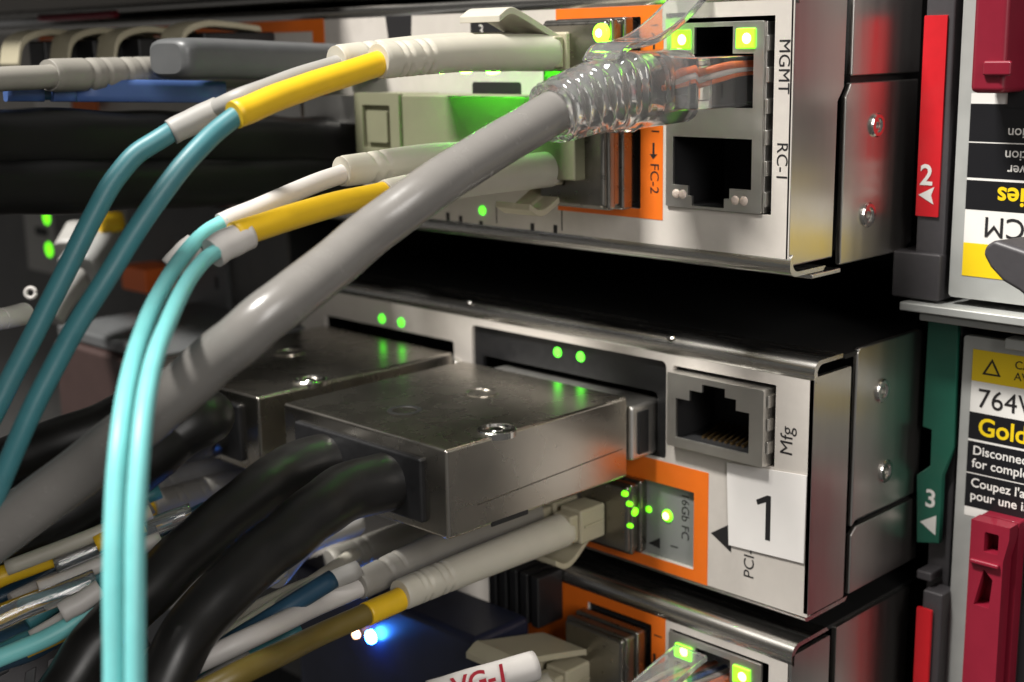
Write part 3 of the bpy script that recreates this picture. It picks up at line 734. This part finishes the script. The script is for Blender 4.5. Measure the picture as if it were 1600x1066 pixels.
strip('latch_tab', [Vector((-20, -27, 88.2)), Vector((-20, -24.5, 90.4)), Vector((-20, -18, 91.4)), Vector((-20, -11, 94.6)), Vector((-20, -4, 99.4))], 3.4, 1.1, clear, et)
eth_pts = [PX(985, 140, -20), PX(905, 158, -20), PX(862, 178, -20), PX(770, 232, -20.5), PX(670, 296, -20.5), D(570, 372, 170), D(480, 445, 163), D(410, 500, 160), D(345, 553, 161), D(275, 615, 164), D(190, 685, 168), D(100, 755, 170), D(0, 830, 170), D(-90, 900, 170)]
tube('grey_cable', eth_pts, [2.9, 3.0, 3.05, 3.08, 3.1, 3.1, 3.1, 3.12, 3.16, 3.2, 3.25, 3.3, 3.3, 3.3], greycable, et, n=28, per=10)

# interconnect plugs with black cables
IG = 'metal interconnect plugs'
def plug(label, xl, xr, yf, yb, zb, zt, cab, marks):
    t = thing('interconnect_cable', label, 'plug cable', ((xl + xr) / 2, yb, zb), IG)
    h = box('plug_housing', xl, xr, yf, yb, zb, zt, nickel, t, bevel=0.55, segs=3)
    box('cover_seam', xr - 0.2, xr + 0.12, yf + 6, yb - 1.5, zb + 4.6, zb + 4.75, darkmetal, h, bevel=0, rot=Matrix.Rotation(math.radians(2), 3, 'X'))
    box('nose', xl + 3, xr + 0.5, yb + 0.4, 3.0, zb + 2.6, zt - 1.8, tin, t, bevel=0.7, segs=3)
    box('nose_slot', xr + 0.52, xr + 0.9, yb + 2.0, yb + 4.5, zb + 3.6, zt - 3, black, t, bevel=0.1)
    def ring(name, p, ro, ri, hh, m_):
        return lathe(name, (p.x, p.y, zt - 0.3), EZ, [(0.2, ro), (0.3 + hh, ro), (0.32 + hh, ro - 0.15), (0.32 + hh, ri + 0.15), (0.3 + hh, ri), (0.26, ri - 0.1)], m_, h, n=32)
    for kind, u, v in marks:
        p = PZ(u, v, zt)
        if kind == 's':
            lathe('top_screw', (p.x, p.y, zt - 0.6), EZ, [(0, 3.1), (0.9, 3.1), (1.1, 2.9), (1.15, 2.3), (0.8, 2.1), (0.8, 1.2), (1.0, 1.0), (1.0, 0.5)], screw_m, h, n=32)
        elif kind == 'd': ring('stamped_ring', p, 2.9, 2.1, 0.06, blackpaint)
        else: ring('stamped_ring', p, 3.0, 2.5, 0.18, nickel)
    box('strain_relief', xl + 4.0, xr - 5.0, yf - 0.9, yf + 0.5, zb + 1.6, zt - 2.2, black, t, bevel=0.5, segs=3)
    box('tab_notch', xr - 0.3, xr + 0.05, yf + 9, yf + 17, zb - 0.3, zb + 0.5, black, h, bevel=0.1)
    for name, pts, r in cab:
        tube(name, pts, r, blackcable, t, n=26, per=10)
    return t
plug('right hand metal interconnect plug with black cables, below the pair of green lights', -73.5, -32.4, -47.3, -6.0, 18.1, 32.2,
     [('black_cable', [Vector((-44.5, -43, 24.8)), D(545, 768, 205), D(488, 806, 199), D(425, 856, 193), D(355, 920, 187), D(292, 995, 182), D(254, 1075, 179), D(226, 1160, 177)], [4.7, 4.5, 4.2, 4.0, 3.9, 3.8, 3.8, 3.8]),
      ('black_cable', [Vector((-60, -43, 24.8)), D(462, 734, 216), D(405, 770, 209), D(340, 822, 202), D(270, 884, 196), D(205, 950, 191), D(140, 1020, 187), D(90, 1100, 184)], [4.7, 4.5, 4.2, 4.0, 3.9, 3.8, 3.8, 3.8])],
     (('d', 632, 641), ('r', 752, 614), ('s', 776, 674)))
plug('left metal interconnect plug partly behind the grey cable', -121.5, -80.6, -47.6, -2.0, 17.8, 32.0,
     [('black_cable', [Vector((-92, -42, 25)), Vector((-93, -54, 24)), D(322, 650, 214), D(262, 690, 208), D(200, 740, 204), D(120, 790, 202), D(20, 840, 200), D(-60, 880, 198)], [4.8, 4.6, 4.4, 4.2, 4.2, 4.2, 4.2, 4.2]),
      ('black_cable', [Vector((-108, -42, 25)), Vector((-109, -54, 24)), D(240, 632, 226), D(160, 668, 222), D(60, 705, 220), D(-40, 745, 218)], 4.2)],
     (('r', 452, 551), ('s', 484, 596)))

# cord C in the middle controller's orange port
cc = thing('fibre_patch_cord', 'fibre cord with grooved boot below the right metal plug', 'fibre cord', (-42, -5, 7), CG)
lc_connector(cc, -41.5, 8.4, -10.8, -4.4); lc_connector(cc, -47.9, 8.4, -10.8, -4.4)
latch_clip(cc, -44.7, 8.0, -12.5, -4.5, -1, beige, w=3.6)
groove_boot('boot', [Vector((-42, -11.5, 7.8)), Vector((-42, -32, 7.6)), PX(625, 930, -42)], 3.05, 2.5, boot_m, cc, [0.76, 0.80, 0.87, 0.91])
groove_boot('boot', [Vector((-48.8, -12, 9.6)), Vector((-48.8, -32, 9.6)), PX(560, 915, -48.8)], 3.0, 2.4, bootgrey, cc, [0.8, 0.87])
tube('yellow_sleeve', [PX(650, 925, -42), PX(610, 943, -42), PX(572, 960, -42)], 1.85, yellow, cc)
tube('shaded_yellow_sleeve', [PX(590, 952, -42), PX(500, 992, -42), D(400, 1040, 180), D(300, 1090, 175)], 1.7, mat('shaded_yellow_sleeve', (0.16, 0.115, 0.025), 0.4, noise=0.15, nscale=250, bump=0.1), cc)  # rest of the yellow sleeve, its shade put into a browner colour
tube('white_sleeve', [PX(580, 910, -48.8), PX(500, 945, -48.8), D(400, 992, 190), D(300, 1040, 186), D(200, 1090, 182)], 1.55, whitepl, cc)

# cords further along the middle controller
cd = thing('fibre_patch_cord', 'fibre cord with grey boots in the tangle left of the black cables', 'fibre cord', PZ(405, 745, 8), CG)
q0, q1, q2 = PZ(440, 738, 9), PZ(330, 766, 9), PZ(236, 792, 9)
groove_boot('boot', [q0, q1, q2], 3.1, 2.7, bootgrey, cd, [0.6, 0.66, 0.78, 0.84])
sh_ = Vector((-7, 0, 1.6))
groove_boot('boot', [q0 + sh_, q1 + sh_, PZ(200, 785, 10.5)], 3.0, 2.5, greysleeve, cd, [0.7, 0.8])
tube('yellow_sleeve', [PZ(262, 785, 9), PZ(222, 800, 9), D(150, 838, 222), D(60, 878, 214), D(-40, 915, 208)], 1.9, yellow, cd)
tube('white_sleeve', [PZ(220, 782, 10.5), D(160, 806, 232), D(70, 850, 224), D(-30, 890, 218)], 1.6, whitepl, cd)
ce = thing('fibre_patch_cord', 'thin ivory sleeved fibre cord running beneath the black cables', 'fibre cord', PZ(615, 835, 5), CG)
groove_boot('boot', [PZ(690, 820, 3), PZ(610, 845, 3), PZ(515, 880, 2)], 2.9, 2.4, bootgrey, ce, [0.7, 0.78])
tube('ivory_sleeve', [PZ(560, 862, 2), D(500, 905, 214), D(430, 950, 206), D(360, 992, 198), D(280, 1040, 192), D(200, 1090, 188)], 1.35, boot_m, ce)
groove_boot('boot', [PZ(560, 812, 6), PZ(480, 845, 5), D(430, 900, 218)], 2.7, 2.2, greysleeve, ce, [0.7, 0.78])
tube('ivory_sleeve', [D(440, 892, 218), D(380, 930, 210), D(300, 985, 204), D(210, 1040, 200)], 1.25, boot_m, ce)
cf_ = thing('fibre_patch_cord', 'navy and white sleeved fibre cord at the lower left edge', 'fibre cord', D(150, 870, 215), CG)
tube('white_sleeve', [D(190, 862, 212), D(120, 895, 208), D(50, 925, 204), D(18, 940, 202)], [1.3, 1.5, 1.5, 1.3], whitepl, cf_)
tube('yellow_sleeve', [D(125, 915, 206), D(60, 940, 202), D(-30, 975, 198)], 1.8, yellow, cf_)
tube('navy_cable', [D(90, 880, 226), D(20, 915, 220), D(-50, 950, 216)], 2.0, navy, cf_)
tube('navy_cable', [D(110, 828, 230), D(50, 850, 226), D(-40, 890, 222)], 2.4, navy, cf_)
cg = thing('fibre_patch_cord', 'teal fibre cord with white clips near the lower left corner', 'fibre cord', D(100, 960, 195), CG)
tube('aqua_cable', [D(190, 880, 205), D(140, 908, 202), D(80, 945, 199), D(40, 972, 197)], 1.5, aquashade, cg)
tube('white_clip', [D(165, 935, 196), D(110, 965, 194), D(50, 998, 192)], [1.7, 1.5, 1.2], whitepl, cg)
tube('aqua_cable', [D(170, 930, 193), D(120, 970, 191), D(60, 1003, 189), D(-30, 1040, 187)], 1.3, aqua, cg)
tube('navy_cable', [D(120, 955, 204), D(40, 1000, 200), D(-40, 1030, 198)], 3.2, navy, cg)

def strand(name, col, r, pts, par): tube(name, [D(*q) for q in pts], r, col, par, n=14, per=6)
strand('navy_cable', navy, 1.6, [(240, 812, 212), (160, 842, 210), (70, 872, 208), (-30, 905, 206)], cf_)
strand('clear_sheath', clear, 1.5, [(300, 800, 206), (220, 830, 204), (140, 862, 202), (85, 885, 200)], cf_)
strand('white_sleeve', whitepl, 1.2, [(250, 842, 204), (180, 872, 201), (110, 902, 199), (60, 920, 197)], cf_)
strand('yellow_sleeve', yellow, 1.5, [(80, 872, 199), (30, 890, 197), (-30, 915, 195)], cf_)
strand('white_clip', whitepl, 1.5, [(158, 920, 191), (128, 940, 190), (96, 958, 189)], cg)
strand('shaded_aqua_cable', aquashade, 1.4, [(240, 900, 200), (170, 935, 198), (100, 972, 196), (20, 1012, 194), (-30, 1035, 192)], cg)
strand('grey_sleeve', bootgrey, 1.8, [(290, 842, 214), (230, 868, 211), (160, 900, 208)], cg)
strand('ivory_sleeve', boot_m, 1.1, [(235, 800, 200), (160, 830, 197), (90, 858, 195), (10, 888, 193)], cf_)
strand('clear_sheath', clear, 1.6, [(150, 905, 196), (90, 930, 194), (20, 958, 192), (-40, 985, 190)], cg)
strand('yellow_sleeve', yellow, 1.3, [(225, 818, 198), (190, 832, 197), (150, 850, 196)], cf_)
strand('navy_cable', navy, 1.5, [(520, 905, 205), (440, 955, 200), (360, 1005, 196), (270, 1062, 193)], ce)
strand('shaded_aqua_cable', aquashade, 1.3, [(470, 985, 204), (400, 1020, 201), (330, 1058, 198), (260, 1100, 195)], ce)
strand('grey_sleeve', greysleeve, 1.5, [(560, 890, 212), (480, 925, 208), (400, 975, 204), (320, 1030, 200)], ce)
strand('clear_sheath', clear, 1.4, [(430, 880, 220), (380, 905, 216), (320, 945, 212), (260, 990, 208)], ce)

for lab, cols, base in (
    ('blue and white fibre cord crossing low behind the hanging aqua pair', (navy, whitepl, aquashade, yellow), (330, 800, 222)),
    ('dark teal fibre cord just under the grey cable at the left edge', (aquashade, bootgrey, navy, whitepl), (250, 770, 226)),
    ('ivory and yellow fibre cord beneath the black cables', (boot_m, yellow, navy, greysleeve), (520, 905, 216))):
    cx = thing('fibre_patch_cord', lab, 'fibre cord', D(*base), CG)
    for k, c_ in enumerate(cols):
        u, v, z = base[0] - k * 14, base[1] + k * 24, base[2] - k * 5
        pts_ = []
        for q in range(5):
            pts_.append((u - q * 85 + random.uniform(-8, 8), v + q * (40 + 3 * k) + random.uniform(-6, 6), z - q * 3.0))
        strand(('navy_cable', 'sleeve', 'cable', 'short_sleeve')[k], c_, random.uniform(1.0, 1.6), pts_ if k != 3 else pts_[1:4], cx)

# black slotted bracket in the lower left corner
br = thing('slotted_bracket', 'black slotted bracket in the lower left corner', 'bracket', D(80, 1060, 200))
bo = D(-20, 1075, 205)
e1 = (D(190, 965, 214) - bo).normalized(); e2 = CU - e1 * CU.dot(e1); e2.normalize()
hol = []
for k in range(5): hol.append([(2 + k * 3.6, 1.0), (3.6 + k * 3.6, 1.0), (5.4 + k * 3.6, 4.2), (3.8 + k * 3.6, 4.2)])
for k in range(4): hol.append([(4 + k * 3.6, -3.6), (5.6 + k * 3.6, -3.6), (7.4 + k * 3.6, -0.4), (5.8 + k * 3.6, -0.4)])
slab('bracket_plate', [(-2, -12), (24, -12), (24, 6), (-2, 6)], hol, bo, e1, e2, e1.cross(e2), 1.2, charcoal, br, bevel=0.15)

# ------------------------------------------------------------------ lower unit plugs
nl = thing('network_cable', 'clear plug with coloured wires in the lowest controller', 'network cable', (-18, -3, -20), 'network cables')
box('plug', -25.5, -14.0, -20, 5, -26, z1 - 5.6, clear, nl, bevel=0.4)
for k, (m_, dx) in enumerate(((wire_wh, 0), (wire_or, 2.0), (wire_bl, 4), (wire_wh, 5.5), (wire_or, 7))):
    tube('wire', [Vector((-24 + dx, -16, -20)), Vector((-23.4 + dx, -10, -17.0 + .3 * k)), Vector((-22.5 + dx, -3, -15.8)), Vector((-22 + dx, 3, -16.5))], 0.6, m_, nl, n=8)
strip('latch_tab', [Vector((-20, -24, -18)), Vector((-20, -22, -15)), Vector((-20, -12, -12.2)), Vector((-20, -4, -10.4))], 3.4, 1.1, clear, nl)
lo = thing('fibre_patch_cord', 'fibre plug with ivory boots in the lowest orange frame', 'fibre cord', (-42, -5, -18), CG)
lc_connector(lo, -40.5, -19.5, -16, -9.5); lc_connector(lo, -47, -19.5, -16, -9.5)
latch_clip(lo, -43.8, -17.5, -27, -10, 1, beige, w=5.2)
groove_boot('boot', [Vector((-41, -16.4, -20)), Vector((-41, -32, -20.6)), Vector((-41, -52, -22))], 3.1, 2.5, boot_m, lo, [0.8, 0.86])
groove_boot('boot', [Vector((-48, -16.4, -19.5)), Vector((-48, -32, -19.5)), Vector((-48, -52, -21))], 3.1, 2.5, boot_m, lo, [0.8, 0.86])
l0, l1 = D(672, 1088, 190), D(836, 1040, 196)
sl = tube('paper_wrap', [l0, l0.lerp(l1, .5), l1], 2.2, whitepl, lo, n=28, label='white wrapped label with red letters')
ld = (l1 - l0).normalized(); lu = (CU - ld * CU.dot(ld)).normalized()
lo0 = l0.lerp(l1, 0.22) - CF * 2.4 - lu * 0.6
text('lettering', 'VG-1', 4.0, lo0, ld, lu, redink, sl, bold=0.02)

# black plug with a blue light
bp = thing('lit_plug', 'dark plug housing with a glowing blue light beneath the boots', 'plug', P(640, 1000, -8))
a, b = P(470, 1120, -26), P(742, 1000, -26)
box('housing', a.x, b.x, -26, -12, a.z, b.z, mat('midnight_housing', (0.012, 0.014, 0.03), 0.35, noise=0.3, nscale=300), bp, bevel=1.4, segs=3)
p = P(578, 996, -27.5); led(bp, p, -EY, 1.25, blueled, name='blue_light')
p = P(555, 992, -27.5); led(bp, p, -EY, 0.8, pinkled, name='amber_light')
kn = thing('ribbed_plug', 'small black ribbed plug under the mid boot near the lowest controller', 'plug', P(815, 930, -6))
p = P(815, 925, -8)
for k in range(5):
    box('rib', p.x - 7 + k * 2.8, p.x - 5 + k * 2.8, -10, -3.2, p.z - 5, p.z + 5, black, kn, bevel=0.4)
box('rib_core', p.x - 7, p.x + 6, -9, -3.2, p.z - 4.2, p.z + 4.2, black, kn, bevel=0.4)

# ------------------------------------------------------------------ upper left plugs
ul = thing('fibre_patch_cord', 'grey ridged boot at the upper left above the blue tab', 'fibre cord', D(260, 115, 240), CG)
groove_boot('boot', [D(420, 112, 262), D(260, 114, 238), D(75, 118, 216)], 3.1, 2.65, bootgrey, ul, [0.66, 0.72, 0.80, 0.86], depth=0.4, arc=False)
tube('grey_sleeve', [D(110, 117, 219), D(40, 122, 212), D(-60, 128, 204)], 1.9, bootgrey, ul)
for k, (u, v) in enumerate(((80, 68), (155, 66), (225, 64), (325, 55))):
    t = thing('latch_loop', ('first', 'second', 'third', 'fourth')[k] + ' curved beige latch from the left along the upper orange outline', 'latch', D(u, v + 20, 268), 'curved latches at the upper left')
    c = D(u, v + 22, 268)
    w = 4.0
    pth = [c + Vector((0, -9, -1)), c + Vector((0, -7.5, 3.6)), c + Vector((0, -3, 5.4)), c + Vector((0, 3, 5.2)), c + Vector((0, 10, 4.4))]
    pp, _ = catmull(pth, 6); vv = []
    for q in pp: vv += [q + Vector((-w, 0, 0)), q + Vector((w, 0, 0)), q + Vector((w, 0.5, -1.2)), q + Vector((-w, 0.5, -1.2))]
    n = len(pp)
    mesh('loop', vv, [(4 * i + j, 4 * i + (j + 1) % 4, 4 * i + 4 + (j + 1) % 4, 4 * i + 4 + j) for i in range(n - 1) for j in range(4)] + [(3, 2, 1, 0), tuple(4 * (n - 1) + j for j in range(4))], beige, t, bevel=0.25)
    box('plug_body', c.x - 3.4, c.x + 3.4, c.y - 3, c.y + 14, c.z - 5, c.z + 3.2, black, t, bevel=0.5)
rb = thing('power_plug', 'dark grey rubber plug with rounded end behind the top fibre cord', 'plug', D(400, 95, 236))
bpth, _ = catmull([D(259, 92, 222), D(330, 92, 230), D(450, 96, 244), D(600, 100, 268)], 16)
def rbf(i, fr, a):
    e = min(1, fr / 0.05); return 3.4 * (0.72 + 0.28 * math.sqrt(max(0, 1 - (1 - e) ** 2)))
sweep('overmould', bpth, rbf, rubber, rb, n=32, power=4.0, sq=1.5)
bt = thing('pull_tab', 'long flat blue pull tab at the upper left', 'pull tab', D(180, 142, 225))
for nm, u0, u1 in (('tab_end', 8, 66), ('tab_window', 80, 116), ('tab_strip', 117, 350)):
    p0, p1 = D(u0, 142 + (u0 - 180) * 0.012, 214 + u0 * 0.07), D(u1, 142 + (u1 - 180) * 0.012, 214 + u1 * 0.07)
    pp, _ = catmull([p0, p1], 6)
    sweep(nm, pp, lambda i, fr, a: 1.9, blue_tab, bt, n=16, power=6, sq=0.5, up=(0, 0, 1))
p0, p1 = D(60, 142, 219), D(125, 142, 223)
sweep('tab_link', catmull([p0, p1], 4)[0], lambda i, fr, a: 1.5, navy, bt, n=12, power=6, sq=0.4)
bt2 = thing('label_strip', 'white and orange printed strip just under the blue pull tab', 'label strip', P(110, 168, -6))
a, b = P(55, 174, -8), P(112, 152, -8)
front('white_part', rr(a.x, b.x, a.z, b.z, 0.4), [], -8, 0.6, paper, bt2)
a, b = P(112.5, 174, -8), P(150, 154, -8)
front('orange_part', rr(a.x, b.x, a.z, b.z, 0.4), [], -8, 0.6, orange, bt2)
# black transceiver bodies
for lab, pts, r, sq in (('upper of two thick black plugs at the left between the controllers', [D(-60, 222, 208), D(120, 220, 224), D(330, 222, 248), D(540, 226, 276)], 5.2, 1.4),
                        ('lower of two thick black plugs at the left between the controllers', [D(-60, 292, 206), D(120, 288, 222), D(330, 282, 246), D(560, 276, 278)], 4.6, 1.4)):
    t = thing('black_plug', lab, 'plug', pts[1], 'thick black plugs at the left')
    pp, _ = catmull(pts, 10)
    sweep('overmould', pp, lambda i, fr, a: r * (1 - 0.04 * math.sin(fr * 25)), mat('plug_black', (0.006, 0.006, 0.006), 0.45, spec=0.22), t, n=28, power=3.6, sq=sq)
# beige housing lit by the green link light, its shade painted as a darker base
beige_shaded = mat('shaded_beige_housing', (0.215, 0.21, 0.135), 0.5, noise=0.08, nscale=250, bump=0.1, dirt=0.05)
hs = thing('transceiver', 'square beige housing with shade in its colour, glowing green behind the grey cable', 'transceiver', P(600, 250, -14), 'transceivers in the orange ports')
a, b = P(558, 258, -16), P(622, 146, -16)
fr_ = front('latch_frame', rr(a.x, b.x, a.z, b.z, 0.3), [rr(a.x + 2.2, b.x - 2.6, a.z + 3.4, b.z - 2.2, 0.2)], -16, 1.2, beige_shaded, hs, bevel=0.15)
front('latch_window', rr(a.x + .5, b.x - .5, a.z + .5, b.z - .5, 0.2), [], -15.2, 0.5, beige_shaded, hs, bevel=0.1)
front('latch_tongue', rr(a.x + 3.2, b.x - 3.6, a.z + 4.4, b.z - 3.2, 0.3), [], -15.9, 0.8, beige_shaded, hs, bevel=0.2)
c2 = P(850, 150, -16)
box('housing', b.x + 0.1, c2.x + 6, -15.4, -6, a.z, b.z - 0.3, beige_shaded, hs, bevel=0.3)
box('housing_side', a.x + 0.2, b.x, -14.6, -6, a.z + 0.2, b.z - 0.2, beige_shaded, hs, bevel=0.2)
box('spill_shield', -66, -45.2, -22.4, -17.2, 86.42, 86.7, black, hs, bevel=0.05)  # added shield, blocks the green light from the boots
for lx, lr in ((-49.5, 1.15), (-56.0, 0.9), (-62.0, 0.6)):
    lathe('link_light', (lx, -19.4, 86.34), Vector((-0.15, 0.25, -0.95)), [(-0.05, lr), (0.1, lr), (0.12, lr * 0.6)], greenglow, hs, n=18)
gl = thing('metal_bracket', 'flat grey metal bracket left of the glowing beige housing', 'bracket', P(500, 170, -8))
a, b = P(430, 188, -9), P(556, 150, -9)
front('bracket_plate', rr(a.x, b.x, a.z, b.z, 0.5), [rr(a.x + 9, a.x + 10.2, a.z + 1, b.z - 1, 0.2)], -9, 1.5, tin, gl, bevel=0.2)

# ------------------------------------------------------------------ left edge plugs
lp_ = thing('network_plug', 'grey network plug with yellow catch behind the aqua cables at the left', 'plug', P(140, 440, -8))
q0, q1 = D(182, 355, 300), D(124, 438, 282)
ax_ = (q1 - q0); 
sweep('plug_body', catmull([q0, q1], 6)[0], lambda i, fr, a: 5.4, mat('grey_plug', (0.30, 0.30, 0.29), 0.35, noise=0.1, nscale=200), lp_, n=24, power=6, sq=0.75)
sweep('yellow_catch', catmull([D(186, 345, 292), D(150, 352, 288)], 4)[0], lambda i, fr, a: 2.2, yellow, lp_, n=16, power=5)
sweep('white_shoulder', catmull([D(128, 362, 291), D(108, 398, 285)], 4)[0], lambda i, fr, a: 3.0, greysleeve, lp_, n=16, power=5)
sweep('plug_tail', catmull([D(118, 436, 281), D(95, 468, 276), D(80, 500, 274)], 5)[0], lambda i, fr, a: 3.2 - 1.0 * fr, greysleeve, lp_, n=16, power=4)
hb = thing('brown_housing', 'dark brown housing behind the aqua cables at the left', 'housing', D(190, 620, 255))
a, b = D(112, 622, 262), D(285, 478, 262)
box('housing', -176, -131, -38, 1.0, 8, 27, brown, hb, bevel=0.8, segs=3)
box('cover_plate', -178, -132, -36, 1.0, 27.2, 30.0, rubber, hb, bevel=0.6)
kr = thing('key_ring', 'small white ring tag near the green lights at the left edge', 'tag', D(48, 458, 250))
tor = [D(48, 458, 250) + CR * (0.95 * math.cos(t_ * math.pi / 8)) + CU * (0.95 * math.sin(t_ * math.pi / 8)) for t_ in range(17)]
sweep('ring', tor, lambda i, fr, a: 0.38, whitepl, kr, n=10, up=tuple(CF))
wb = thing('cable_boot', 'short white cable boot at the far left edge', 'boot', D(10, 495, 220))
groove_boot('boot', [D(40, 490, 226), D(10, 497, 221), D(-30, 504, 216)], 1.9, 1.7, whitepl, wb, [0.6])

# ------------------------------------------------------------------ added unseen light blocker, up and to the left, shades the left cords
cm = thing('shade_blocker', 'added unseen light blocker carrying cables, high in front of the rack', 'light blocker', (-200, -150, 132))
box('blocker_tray', -420, -42, -230, -112, 132, 134.5, blackpaint, cm, bevel=0.8)
box('blocker_lip', -420, -42, -231, -228, 134.6, 150, blackpaint, cm, bevel=0.8)
for k in range(7):
    y = -215 + k * 15
    tube('blocker_cable', [Vector((-415, y, 141)), Vector((-300, y + 3, 142)), Vector((-180, y - 2, 141)), Vector((-60, y + 2, 141.5))], 5.6, (blackcable, greycable, aquashade)[k % 3], cm, n=14)
